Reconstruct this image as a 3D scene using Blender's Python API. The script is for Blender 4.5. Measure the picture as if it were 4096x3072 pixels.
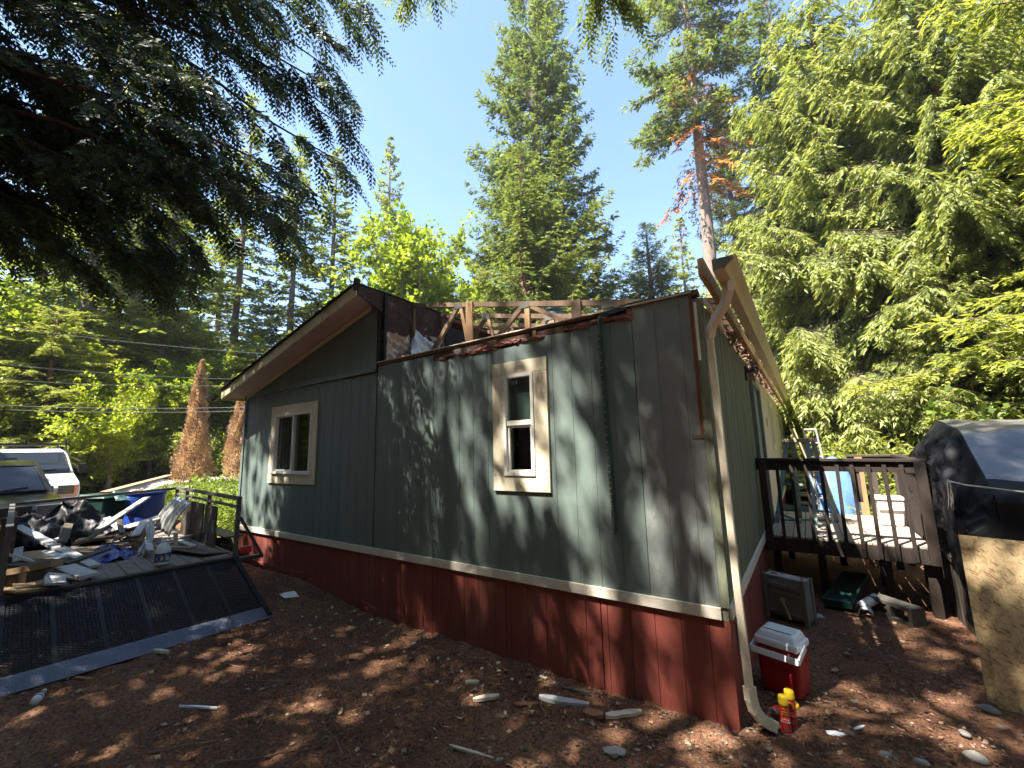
import bpy, math, random
import numpy as np
from mathutils import Vector, Matrix, noise as mnoise

for o in list(bpy.data.objects):
    bpy.data.objects.remove(o)
SC = bpy.context.scene
COL = SC.collection

# ------------------------------------------------------------------ camera, sky, sun, exposure
# frame: x runs along the end wall of the home, y along its long side, z = 0 at the top of the white band
cam_d = bpy.data.cameras.new('camera')
cam_d.sensor_width = 36.0
cam_d.lens = 36.0 * 420.46 / 1024
cam_d.clip_start = 0.05
cam_d.clip_end = 2000
cam = bpy.data.objects.new('camera', cam_d)
COL.objects.link(cam)
_p, _r, _y = 0.1556, -0.0237, 0.6012
Fw = Vector((-math.sin(_y) * math.cos(_p), math.cos(_y) * math.cos(_p), math.sin(_p)))
Rt = Vector((math.cos(_y), math.sin(_y), 0))
Up = Rt.cross(Fw)
R2 = Rt * math.cos(_r) + Up * math.sin(_r)
U2 = -Rt * math.sin(_r) + Up * math.cos(_r)
mw = Matrix.Identity(4)
for i in range(3):
    mw[i][0], mw[i][1], mw[i][2] = R2[i], U2[i], -Fw[i]
mw[0][3], mw[1][3], mw[2][3] = 3.5924, -3.5772, 1.1784
cam.matrix_world = mw
SC.camera = cam

SUN = Vector((-0.25, -0.52, 1.0)).normalized()          # towards the sun
sun_el = math.asin(SUN.z)
sun_az = math.atan2(SUN.x, SUN.y)
world = bpy.data.worlds.new('World')
SC.world = world
world.use_nodes = True
nt = world.node_tree
bg = nt.nodes['Background']
sky = nt.nodes.new('ShaderNodeTexSky')
sky.sky_type = 'NISHITA'
sky.sun_disc = False
sky.sun_elevation = sun_el
sky.sun_rotation = sun_az
sky.air_density = 1.0
sky.dust_density = 0.3
sky.ozone_density = 2.0
nt.links.new(sky.outputs[0], bg.inputs[0])
bg.inputs[1].default_value = 0.078
sl = bpy.data.lights.new('sun', 'SUN')
sl.energy = 4.6
sl.angle = math.radians(0.53)
sl.color = (1.0, 0.94, 0.84)
so = bpy.data.objects.new('sun', sl)
so.rotation_euler = SUN.to_track_quat('Z', 'Y').to_euler()
so.location = (0, 0, 40)
COL.objects.link(so)
SC.view_settings.view_transform = 'Standard'
SC.view_settings.look = 'None'
SC.view_settings.exposure = 2.55
SC.view_settings.gamma = 1.0
SC.view_settings.use_curve_mapping = False
SC.cycles.use_denoising = True
SC.cycles.max_bounces = 8
SC.cycles.diffuse_bounces = 6
SC.cycles.glossy_bounces = 3
SC.cycles.transmission_bounces = 4
SC.cycles.transparent_max_bounces = 10
SC.cycles.sample_clamp_indirect = 6.0

rnd = random.Random(7)
RNG = np.random.default_rng(11)

# ------------------------------------------------------------------ materials
MATS = {}


def _nodes(name):
    m = bpy.data.materials.new(name)
    m.use_nodes = True
    t = m.node_tree
    return m, t, t.nodes['Principled BSDF']


def M(name, c1, c2=None, scale=6.0, rough=0.8, bump=0.25, bscale=40.0, stretch=(1, 1, 1), spec=0.3,
      metal=0.0, c3=None, s3=1.5, t3=(0.52, 0.62), grain=0.0):
    """noise-mottled paint, wood, metal or plastic; c3 adds larger stained patches"""
    m, t, b = _nodes(name)
    N = t.nodes.new
    L = t.links.new
    tc = N('ShaderNodeTexCoord')
    mp = N('ShaderNodeMapping')
    mp.inputs['Scale'].default_value = stretch
    L(tc.outputs['Object'], mp.inputs[0])
    n1 = N('ShaderNodeTexNoise')
    n1.inputs['Scale'].default_value = scale
    n1.inputs['Detail'].default_value = 6
    n1.inputs['Roughness'].default_value = 0.65
    L(mp.outputs[0], n1.inputs['Vector'])
    cr = N('ShaderNodeValToRGB')
    cr.color_ramp.elements[0].position = 0.32
    cr.color_ramp.elements[1].position = 0.68
    c2 = c2 or tuple(x * 0.72 for x in c1)
    cr.color_ramp.elements[0].color = (*c1, 1)
    cr.color_ramp.elements[1].color = (*c2, 1)
    L(n1.outputs[0], cr.inputs[0])
    out = cr.outputs[0]
    if c3:
        n3 = N('ShaderNodeTexNoise')
        n3.inputs['Scale'].default_value = s3
        n3.inputs['Detail'].default_value = 8
        n3.inputs['Roughness'].default_value = 0.7
        L(mp.outputs[0], n3.inputs['Vector'])
        r3 = N('ShaderNodeValToRGB')
        r3.color_ramp.elements[0].position = t3[0]
        r3.color_ramp.elements[1].position = t3[1]
        L(n3.outputs[0], r3.inputs[0])
        mx = N('ShaderNodeMix')
        mx.data_type = 'RGBA'
        L(r3.outputs[0], mx.inputs[0])
        L(out, mx.inputs[6])
        mx.inputs[7].default_value = (*c3, 1)
        out = mx.outputs[2]
    L(out, b.inputs['Base Color'])
    b.inputs['Roughness'].default_value = rough
    b.inputs['Specular IOR Level'].default_value = spec
    b.inputs['Metallic'].default_value = metal
    if bump > 0:
        n2 = N('ShaderNodeTexNoise')
        n2.inputs['Scale'].default_value = bscale
        n2.inputs['Detail'].default_value = 5
        L(mp.outputs[0], n2.inputs['Vector'])
        bp = N('ShaderNodeBump')
        bp.inputs['Strength'].default_value = bump
        bp.inputs['Distance'].default_value = 0.01
        L(n2.outputs[0], bp.inputs['Height'])
        L(bp.outputs[0], b.inputs['Normal'])
    MATS[name] = m
    return m


def leafmat(name, c0, c1, c2, trans=0.35, rough=0.5):
    """foliage: each leaf takes its own tint between three greens, lit through from behind"""
    m, t, b = _nodes(name)
    N = t.nodes.new
    L = t.links.new
    at = N('ShaderNodeAttribute')
    at.attribute_name = 'tint'
    cr = N('ShaderNodeValToRGB')
    e = cr.color_ramp.elements
    e[0].position, e[0].color = 0.0, (*c0, 1)
    e[1].position, e[1].color = 1.0, (*c2, 1)
    k = e.new(0.5)
    k.color = (*c1, 1)
    L(at.outputs['Fac'], cr.inputs[0])
    L(cr.outputs[0], b.inputs['Base Color'])
    b.inputs['Roughness'].default_value = rough
    b.inputs['Specular IOR Level'].default_value = 0.35
    tr = N('ShaderNodeBsdfTranslucent')
    mul = N('ShaderNodeMix')
    mul.data_type = 'RGBA'
    mul.blend_type = 'MULTIPLY'
    mul.inputs[0].default_value = 1.0
    L(cr.outputs[0], mul.inputs[6])
    mul.inputs[7].default_value = (1.5, 1.45, 0.7, 1)
    L(mul.outputs[2], tr.inputs[0])
    mx = N('ShaderNodeMixShader')
    mx.inputs[0].default_value = trans
    L(b.outputs[0], mx.inputs[1])
    L(tr.outputs[0], mx.inputs[2])
    L(mx.outputs[0], t.nodes['Material Output'].inputs[0])
    MATS[name] = m
    return m


def glassmat(name, tint=(0.9, 0.95, 0.93), refl=1.0):
    m = bpy.data.materials.new(name)
    m.use_nodes = True
    t = m.node_tree
    t.nodes.clear()
    N = t.nodes.new
    L = t.links.new
    out = N('ShaderNodeOutputMaterial')
    tr = N('ShaderNodeBsdfTransparent')
    tr.inputs[0].default_value = (*tint, 1)
    gl = N('ShaderNodeBsdfGlossy')
    gl.inputs['Roughness'].default_value = 0.02
    lw = N('ShaderNodeLayerWeight')
    lw.inputs[0].default_value = .5
    pw = N('ShaderNodeMath')
    pw.operation = 'POWER'
    L(lw.outputs['Facing'], pw.inputs[0])
    pw.inputs[1].default_value = 4.0
    fr = N('ShaderNodeMath')
    fr.operation = 'MULTIPLY_ADD'
    L(pw.outputs[0], fr.inputs[0])
    fr.inputs[1].default_value = .9
    fr.inputs[2].default_value = .04 + .05 * refl
    mx = N('ShaderNodeMixShader')
    L(fr.outputs[0], mx.inputs[0])
    L(tr.outputs[0], mx.inputs[1])
    L(gl.outputs[0], mx.inputs[2])
    L(mx.outputs[0], out.inputs[0])
    MATS[name] = m
    return m


M('siding', (0.140, 0.178, 0.160), (0.115, 0.149, 0.134), 3.0, 0.58, 0.12, 55, (1, 1, .35), 0.4, c3=(0.172, 0.208, 0.182), s3=1.6, t3=(.55, .75))
M('siding_top', (0.20, 0.215, 0.205), (0.155, 0.175, 0.165), 5.0, 0.5, 0.45, 28, (1, 1, .6), 0.45, c3=(0.27, 0.22, 0.17), s3=6, t3=(.66, .74))
M('siding_side', (0.21, 0.21, 0.135), (0.12, 0.14, 0.10), 4.0, 0.7, 0.4, 45, (1, 7, .22), 0.3, c3=(0.05, 0.065, 0.05), s3=3.5, t3=(.48, .62))
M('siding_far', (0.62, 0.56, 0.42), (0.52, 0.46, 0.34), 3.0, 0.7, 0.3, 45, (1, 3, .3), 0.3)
M('trim', (0.68, 0.60, 0.44), (0.60, 0.52, 0.37), 3.0, 0.6, 0.15, 50, (1, 1, 1), 0.35, c3=(0.38, 0.33, 0.25), s3=7, t3=(.68, .8))
M('band', (0.64, 0.58, 0.48), (0.56, 0.50, 0.41), 5.0, 0.6, 0.2, 60, (1, 1, 1), 0.35, c3=(0.36, 0.30, 0.24), s3=9, t3=(.64, .78))
M('skirt', (0.205, 0.048, 0.035), (0.155, 0.036, 0.027), 4.0, 0.65, 0.3, 60, (1, 1, .4), 0.35, c3=(0.20, 0.085, 0.062), s3=2.5, t3=(.52, .78))
M('fascia', (0.60, 0.55, 0.33), (0.46, 0.42, 0.22), 5.0, 0.75, 0.3, 40, (1, 1, 1), 0.3, c3=(0.22, 0.20, 0.10), s3=3.5, t3=(.54, .72))
M('soffit', (0.42, 0.36, 0.32), (0.36, 0.31, 0.27), 4.0, 0.8, 0.2, 60)
M('shingle', (0.035, 0.035, 0.04), (0.02, 0.02, 0.022), 14, 0.9, 0.8, 120)
M('rot_wood', (0.075, 0.045, 0.032), (0.035, 0.022, 0.018), 7, 0.85, 0.6, 60, (1, 1, 1), 0.2, c3=(0.26, 0.24, 0.24), s3=4, t3=(.60, .68))
M('pine', (0.34, 0.20, 0.10), (0.24, 0.14, 0.07), 5, 0.7, 0.3, 40, (3, 3, .6), 0.3)
M('old_pine', (0.165, 0.10, 0.06), (0.10, 0.062, 0.04), 5, 0.75, 0.35, 40, (2, 2, .7), 0.3)
M('red_wood', (0.24, 0.075, 0.035), (0.13, 0.04, 0.02), 9, 0.75, 0.4, 60, (3, 3, .5), 0.3)
M('pink_wool', (0.30, 0.135, 0.115), (0.14, 0.06, 0.05), 20, 1.0, 1.0, 70, spec=0.05)
M('white_wool', (0.55, 0.53, 0.48), (0.36, 0.33, 0.29), 18, 1.0, 1.0, 70, spec=0.05)
M('torn_board', (0.62, 0.55, 0.47), (0.30, 0.13, 0.08), 9, 0.9, 0.8, 35, spec=0.1)
M('dull_black', (0.012, 0.012, 0.014), (0.02, 0.018, 0.018), 6, 0.75, 0.4, 20)
M('room_dark', (0.05, 0.045, 0.04), (0.04, 0.036, 0.033), 3, 0.9, 0.0)  # near-black colour stands in for the shade inside unlit rooms
M('vinyl', (0.70, 0.68, 0.62), (0.63, 0.61, 0.55), 5, 0.45, 0.05, 50, spec=0.45)
M('blind', (0.40, 0.29, 0.16), (0.33, 0.24, 0.13), 5, 0.6, 0.0)
M('curtain', (0.36, 0.31, 0.33), (0.27, 0.23, 0.25), 5, 0.9, 0.3, 30, (6, 1, .3))
M('gutter', (0.60, 0.49, 0.31), (0.50, 0.40, 0.24), 4, 0.4, 0.1, 40, (1, .3, 1), 0.5, c3=(0.40, 0.36, 0.22), s3=4, t3=(.58, .75))
M('downspout', (0.62, 0.55, 0.42), (0.55, 0.48, 0.36), 5, 0.4, 0.1, 40, (1, 1, .3), 0.5, c3=(0.35, 0.31, 0.22), s3=8, t3=(.66, .8))
M('black_metal', (0.018, 0.018, 0.02), (0.03, 0.028, 0.028), 10, 0.45, 0.2, 60, spec=0.5)
M('ramp_steel', (0.008, 0.0085, 0.011), (0.013, 0.012, 0.013), 10, 0.6, 0.3, 60, spec=0.25)
M('diamond_plate', (0.10, 0.11, 0.16), (0.16, 0.16, 0.20), 9, 0.38, 0.9, 110, spec=0.6, metal=0.55)
M('rail_paint', (0.11, 0.10, 0.09), (0.06, 0.05, 0.045), 8, 0.6, 0.3, 50, spec=0.4)
M('deck_plank', (0.20, 0.17, 0.14), (0.13, 0.11, 0.095), 5, 0.8, 0.4, 40, (1, 4, 1), c3=(0.30, 0.22, 0.14), s3=5, t3=(.6, .75))
M('porch_plank', (0.36, 0.30, 0.235), (0.27, 0.22, 0.17), 5, 0.75, 0.4, 40, (5, .6, 1), c3=(.42, .37, .30), s3=3, t3=(.55, .75))
M('porch_stain', (0.030, 0.020, 0.015), (0.018, 0.013, 0.010), 6, 0.7, 0.4, 45, (3, 3, .6), 0.35)
M('old_fence', (0.085, 0.066, 0.050), (0.05, 0.04, 0.032), 6, 0.85, 0.5, 40, (3, 3, .3))
M('painted_board', (0.46, 0.46, 0.45), (0.34, 0.33, 0.31), 5, 0.6, 0.3, 50, c3=(0.20, 0.16, 0.12), s3=8, t3=(.66, .74))
M('raw_board', (0.36, 0.25, 0.14), (0.26, 0.17, 0.09), 5, 0.8, 0.4, 40, (.6, 4, 4))
M('dirty_board', (0.11, 0.085, 0.065), (0.06, 0.047, 0.038), 7, 0.85, 0.5, 40, c3=(.30, .28, .26), s3=6, t3=(.62, .7))
M('tin', (0.50, 0.51, 0.50), (0.36, 0.36, 0.34), 5, 0.45, 0.2, 30, spec=0.5, metal=0.4)
M('blue_poly', (0.012, 0.028, 0.20), (0.018, 0.04, 0.27), 7, 0.38, 0.3, 20, spec=0.5)
M('blue_sheet', (0.10, 0.22, 0.55), (0.16, 0.30, 0.62), 6, 0.35, 0.4, 15, spec=0.5)
M('blue_barrel', (0.010, 0.04, 0.24), (0.008, 0.03, 0.19), 4, 0.4, 0.05, 40, spec=0.45)
M('green_bin', (0.012, 0.045, 0.034), (0.010, 0.035, 0.027), 4, 0.4, 0.05, 40, spec=0.45)
M('green_tray', (0.010, 0.040, 0.034), (0.014, 0.05, 0.042), 5, 0.35, 0.1, 40, spec=0.5)
M('black_poly', (0.008, 0.008, 0.010), (0.014, 0.014, 0.016), 5, 0.5, 0.5, 9, spec=0.22)
M('grey_tarp', (0.16, 0.17, 0.19), (0.11, 0.115, 0.13), 5, 0.36, 0.35, 18, spec=0.6, c3=(.22, .22, .21), s3=2.5, t3=(.5, .7))
M('dust_tarp', (0.15, 0.135, 0.115), (0.11, 0.10, 0.09), 5, 0.5, 0.35, 18, spec=0.5)
M('clear_film', (0.50, 0.53, 0.56), (0.36, 0.38, 0.41), 6, 0.25, 0.6, 14, spec=0.6)
M('osb', (0.55, 0.38, 0.19), (0.43, 0.28, 0.13), 22, 0.7, 0.3, 60, (1, 1, 2.2), 0.3, c3=(0.26, 0.14, 0.06), s3=20, t3=(.62, .70))
M('cooler_red', (0.30, 0.010, 0.018), (0.26, 0.008, 0.016), 3, 0.4, 0.08, 200, spec=0.45)
M('cooler_white', (0.72, 0.74, 0.78), (0.66, 0.68, 0.72), 4, 0.4, 0.08, 200, spec=0.45)
M('can_red', (0.50, 0.018, 0.016), (0.46, 0.015, 0.015), 3, 0.3, 0.0, spec=0.5)
M('can_yellow', (0.75, 0.50, 0.02), (0.70, 0.46, 0.02), 3, 0.4, 0.0, spec=0.45)
M('can_steel', (0.35, 0.33, 0.31), (0.22, 0.20, 0.18), 9, 0.35, 0.0, metal=0.8)
M('print_black', (0.012, 0.012, 0.012), (0.014, 0.014, 0.014), 3, 0.5, 0)
M('print_white', (0.75, 0.75, 0.75), (0.72, 0.72, 0.72), 3, 0.5, 0)
M('print_navy', (0.03, 0.06, 0.22), (0.03, 0.06, 0.22), 3, 0.5, 0)
M('safe_grey', (0.185, 0.178, 0.155), (0.14, 0.134, 0.118), 6, 0.55, 0.2, 70, spec=0.4, c3=(.09, .075, .06), s3=6, t3=(.6, .75))
M('dusty_top', (0.42, 0.41, 0.40), (0.25, 0.22, 0.19), 14, 0.85, 0.5, 60)
M('brass', (0.42, 0.36, 0.22), (0.34, 0.29, 0.17), 9, 0.4, 0.1, metal=0.6)
M('pvc', (0.72, 0.73, 0.76), (0.64, 0.65, 0.68), 5, 0.35, 0.05, spec=0.5)
M('concrete', (0.13, 0.12, 0.105), (0.085, 0.078, 0.068), 12, 0.9, 0.7, 60)
M('stone', (0.20, 0.185, 0.17), (0.13, 0.12, 0.11), 7, 0.75, 0.4, 50)
M('stone_pale', (0.36, 0.33, 0.29), (0.26, 0.235, 0.21), 7, 0.75, 0.4, 50)
M('chip', (0.58, 0.52, 0.42), (0.42, 0.34, 0.24), 14, 0.85, 0.5, 60)
M('bark_chip', (0.28, 0.13, 0.075), (0.20, 0.09, 0.05), 14, 0.85, 0.5, 60)
M('stick', (0.20, 0.12, 0.075), (0.12, 0.07, 0.045), 14, 0.85, 0.5, 60)
M('ladder_blue', (0.16, 0.23, 0.235), (0.20, 0.25, 0.25), 8, 0.5, 0.2, 60, spec=0.4, c3=(.28, .27, .25), s3=9, t3=(.62, .7))
M('ladder_wood', (0.33, 0.27, 0.20), (0.22, 0.17, 0.12), 8, 0.7, 0.3, 50)
M('aluminium', (0.78, 0.78, 0.80), (0.66, 0.66, 0.68), 8, 0.35, 0.05, metal=0.5)
M('tote', (0.66, 0.63, 0.58), (0.58, 0.55, 0.50), 5, 0.4, 0.05, spec=0.45)
M('strap', (0.030, 0.060, 0.055), (0.05, 0.085, 0.075), 25, 0.8, 0.3, 60)
M('strap_pale', (0.26, 0.27, 0.22), (0.18, 0.19, 0.15), 25, 0.8, 0.3, 60)
M('pipe_blue', (0.085, 0.15, 0.17), (0.11, 0.17, 0.185), 6, 0.5, 0.15, 40, spec=0.45)
M('rope', (0.55, 0.51, 0.44), (0.42, 0.38, 0.32), 30, 0.9, 0.3, 90)
M('hose', (0.03, 0.22, 0.42), (0.03, 0.20, 0.38), 5, 0.4, 0.0)
M('wire', (0.09, 0.09, 0.09), (0.13, 0.13, 0.13), 5, 0.6, 0.0)
M('chain', (0.30, 0.30, 0.30), (0.24, 0.24, 0.24), 8, 0.4, 0.0, metal=0.6)
M('van_white', (0.50, 0.52, 0.56), (0.46, 0.48, 0.52), 2, 0.25, 0.0, spec=0.5)
M('suv_gold', (0.030, 0.027, 0.016), (0.025, 0.023, 0.014), 2, 0.22, 0.0, spec=0.6, metal=0.3)
M('car_rubber', (0.015, 0.015, 0.016), (0.02, 0.02, 0.02), 8, 0.75, 0.2)
M('car_glass', (0.018, 0.022, 0.028), (0.016, 0.020, 0.024), 2, 0.03, 0.0, spec=0.45)
M('headlight', (0.05, 0.055, 0.06), (0.10, 0.10, 0.11), 12, 0.08, 0.0, spec=0.8)
M('amber', (0.75, 0.19, 0.02), (0.65, 0.15, 0.02), 8, 0.2, 0.0, spec=0.6)
M('bark', (0.22, 0.165, 0.14), (0.10, 0.07, 0.058), 5, 0.9, 1.0, 18, (3, 3, .7), 0.2, c3=(.30, .27, .245), s3=6, t3=(.58, .7))
M('bark_red', (0.21, 0.10, 0.065), (0.11, 0.055, 0.04), 5, 0.9, 1.0, 18, (4, 4, .4), 0.2)
M('bark_dark', (0.085, 0.062, 0.052), (0.045, 0.034, 0.03), 5, 0.9, 1.0, 18, (3, 3, .7), 0.2)
M('bark_grey', (0.30, 0.23, 0.19), (0.18, 0.135, 0.115), 5, 0.9, 0.6, 18, (3, 3, .7), 0.2)
M('gravel', (0.46, 0.42, 0.37), (0.34, 0.31, 0.27), 30, 0.9, 0.8, 60)
M('lawn_soil', (0.10, 0.13, 0.035), (0.075, 0.09, 0.03), 3, 0.95, 0.8, 30)
glassmat('glass', (0.75, 0.8, 0.78))
glassmat('bulb_glass', (0.95, 0.95, 0.93), 0)
glassmat('bottle_clear', (0.92, 0.95, 0.97), 0)

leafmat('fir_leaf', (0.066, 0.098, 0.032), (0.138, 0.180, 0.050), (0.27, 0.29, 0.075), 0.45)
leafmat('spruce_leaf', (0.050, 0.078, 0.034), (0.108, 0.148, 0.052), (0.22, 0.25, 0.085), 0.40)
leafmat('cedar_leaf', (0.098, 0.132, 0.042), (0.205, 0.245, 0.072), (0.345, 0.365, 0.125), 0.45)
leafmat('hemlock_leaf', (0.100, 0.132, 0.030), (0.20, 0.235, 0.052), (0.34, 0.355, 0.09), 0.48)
leafmat('shade_leaf', (0.033, 0.054, 0.036), (0.056, 0.086, 0.052), (0.095, 0.125, 0.066), 0.38)  # darker, bluer cedar green: shade and haze put into the colour
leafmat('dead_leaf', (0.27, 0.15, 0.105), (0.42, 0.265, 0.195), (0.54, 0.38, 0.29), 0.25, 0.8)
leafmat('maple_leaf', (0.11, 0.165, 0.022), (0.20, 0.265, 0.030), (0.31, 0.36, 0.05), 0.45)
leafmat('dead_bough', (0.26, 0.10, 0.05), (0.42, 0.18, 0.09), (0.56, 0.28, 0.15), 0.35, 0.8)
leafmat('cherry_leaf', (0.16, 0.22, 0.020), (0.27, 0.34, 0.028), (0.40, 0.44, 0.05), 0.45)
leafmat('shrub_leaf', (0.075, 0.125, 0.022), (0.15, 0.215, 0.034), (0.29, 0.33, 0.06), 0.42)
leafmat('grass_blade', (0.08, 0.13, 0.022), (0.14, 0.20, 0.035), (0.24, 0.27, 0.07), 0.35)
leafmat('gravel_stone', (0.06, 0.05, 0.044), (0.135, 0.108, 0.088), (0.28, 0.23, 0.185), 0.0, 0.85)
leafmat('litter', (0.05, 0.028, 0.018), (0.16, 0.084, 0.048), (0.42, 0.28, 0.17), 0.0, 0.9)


def osb_material():
    m, t, bs = _nodes('osb')
    N = t.nodes.new
    L = t.links.new
    tc = N('ShaderNodeTexCoord')
    prev = None
    for k, (rot, sc, col) in enumerate(((.1, (20, 20, 80), None), (.9, (26, 26, 100), (.42, .285, .14)), (1.7, (22, 22, 90), (.55, .405, .22)))):
        mp = N('ShaderNodeMapping')
        mr = N('ShaderNodeMapping')
        mr.inputs['Rotation'].default_value = (0, rot, 0)
        mp.inputs['Scale'].default_value = sc
        L(tc.outputs['Object'], mr.inputs[0])
        L(mr.outputs[0], mp.inputs[0])
        v = N('ShaderNodeTexVoronoi')
        v.inputs['Scale'].default_value = 1.0
        L(mp.outputs[0], v.inputs['Vector'])
        sep = N('ShaderNodeSeparateColor')
        L(v.outputs['Color'], sep.inputs[0])
        cr = N('ShaderNodeValToRGB')
        e = cr.color_ramp.elements
        L(sep.outputs[0], cr.inputs[0])
        if prev is None:
            e[0].color, e[1].color = (.43, .295, .145, 1), (.57, .42, .225, 1)
            prev = cr.outputs[0]
        else:
            e[0].position, e[1].position = .74, .78
            mx = N('ShaderNodeMix')
            mx.data_type = 'RGBA'
            L(cr.outputs[0], mx.inputs[0])
            L(prev, mx.inputs[6])
            mx.inputs[7].default_value = (*col, 1)
            prev = mx.outputs[2]
    mp = N('ShaderNodeMapping')
    mp.inputs['Scale'].default_value = (22, 22, 95)
    mr = N('ShaderNodeMapping')
    mr.inputs['Rotation'].default_value = (0, -.7, 0)
    L(tc.outputs['Object'], mr.inputs[0])
    L(mr.outputs[0], mp.inputs[0])
    v = N('ShaderNodeTexVoronoi')
    v.inputs['Scale'].default_value = 1.3
    L(mp.outputs[0], v.inputs['Vector'])
    sep = N('ShaderNodeSeparateColor')
    L(v.outputs['Color'], sep.inputs[0])
    cr = N('ShaderNodeValToRGB')
    cr.color_ramp.elements[0].position, cr.color_ramp.elements[1].position = .93, .95
    L(sep.outputs[1], cr.inputs[0])
    mx = N('ShaderNodeMix')
    mx.data_type = 'RGBA'
    L(cr.outputs[0], mx.inputs[0])
    L(prev, mx.inputs[6])
    mx.inputs[7].default_value = (.24, .13, .055, 1)
    L(mx.outputs[2], bs.inputs['Base Color'])
    bs.inputs['Roughness'].default_value = .65
    MATS['osb'] = m


osb_material()


def ground_material():
    m, t, b = _nodes('soil')
    N = t.nodes.new
    L = t.links.new
    tc = N('ShaderNodeTexCoord')

    def noise(s, d=6, r=.65):
        n = N('ShaderNodeTexNoise')
        n.inputs['Scale'].default_value = s
        n.inputs['Detail'].default_value = d
        n.inputs['Roughness'].default_value = r
        L(tc.outputs['Object'], n.inputs['Vector'])
        return n

    def ramp(src, stops):
        cr = N('ShaderNodeValToRGB')
        e = cr.color_ramp.elements
        while len(e) < len(stops):
            e.new(.5)
        for el, (p, c) in zip(e, stops):
            el.position = p
            el.color = (*c, 1)
        L(src, cr.inputs[0])
        return cr.outputs[0]
    base = ramp(noise(1.1, 8).outputs[0], [(.3, (.100, .050, .030)), (.5, (.182, .092, .054)), (.72, (.28, .152, .09))])
    fine = ramp(noise(46, 4).outputs[0], [(.34, (.28, .27, .27)), (.5, (1, 1, 1)), (.70, (2.0, 1.8, 1.6))])
    mx = N('ShaderNodeMix')
    mx.data_type = 'RGBA'
    mx.blend_type = 'MULTIPLY'
    mx.inputs[0].default_value = .85
    L(base, mx.inputs[6])
    L(fine, mx.inputs[7])
    v = N('ShaderNodeTexVoronoi')
    v.inputs['Scale'].default_value = 38
    L(tc.outputs['Object'], v.inputs['Vector'])
    sp = ramp(v.outputs['Distance'], [(.0, (1, 1, 1)), (.13, (1, 1, 1)), (.20, (0, 0, 0))])
    gate = ramp(noise(9, 3).outputs[0], [(.54, (0, 0, 0)), (.62, (1, 1, 1))])
    mul = N('ShaderNodeMath')
    mul.operation = 'MULTIPLY'
    L(sp, mul.inputs[0])
    L(gate, mul.inputs[1])
    m2 = N('ShaderNodeMix')
    m2.data_type = 'RGBA'
    L(mul.outputs[0], m2.inputs[0])
    L(mx.outputs[2], m2.inputs[6])
    m2.inputs[7].default_value = (.24, .18, .13, 1)
    L(m2.outputs[2], b.inputs['Base Color'])
    b.inputs['Roughness'].default_value = .95
    b.inputs['Specular IOR Level'].default_value = .15
    bp = N('ShaderNodeBump')
    bp.inputs['Strength'].default_value = 1.0
    bp.inputs['Distance'].default_value = .03
    L(noise(60, 6, .7).outputs[0], bp.inputs['Height'])
    L(bp.outputs[0], b.inputs['Normal'])
    MATS['soil'] = m


ground_material()

# ------------------------------------------------------------------ building helpers
ORG = {}


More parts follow.
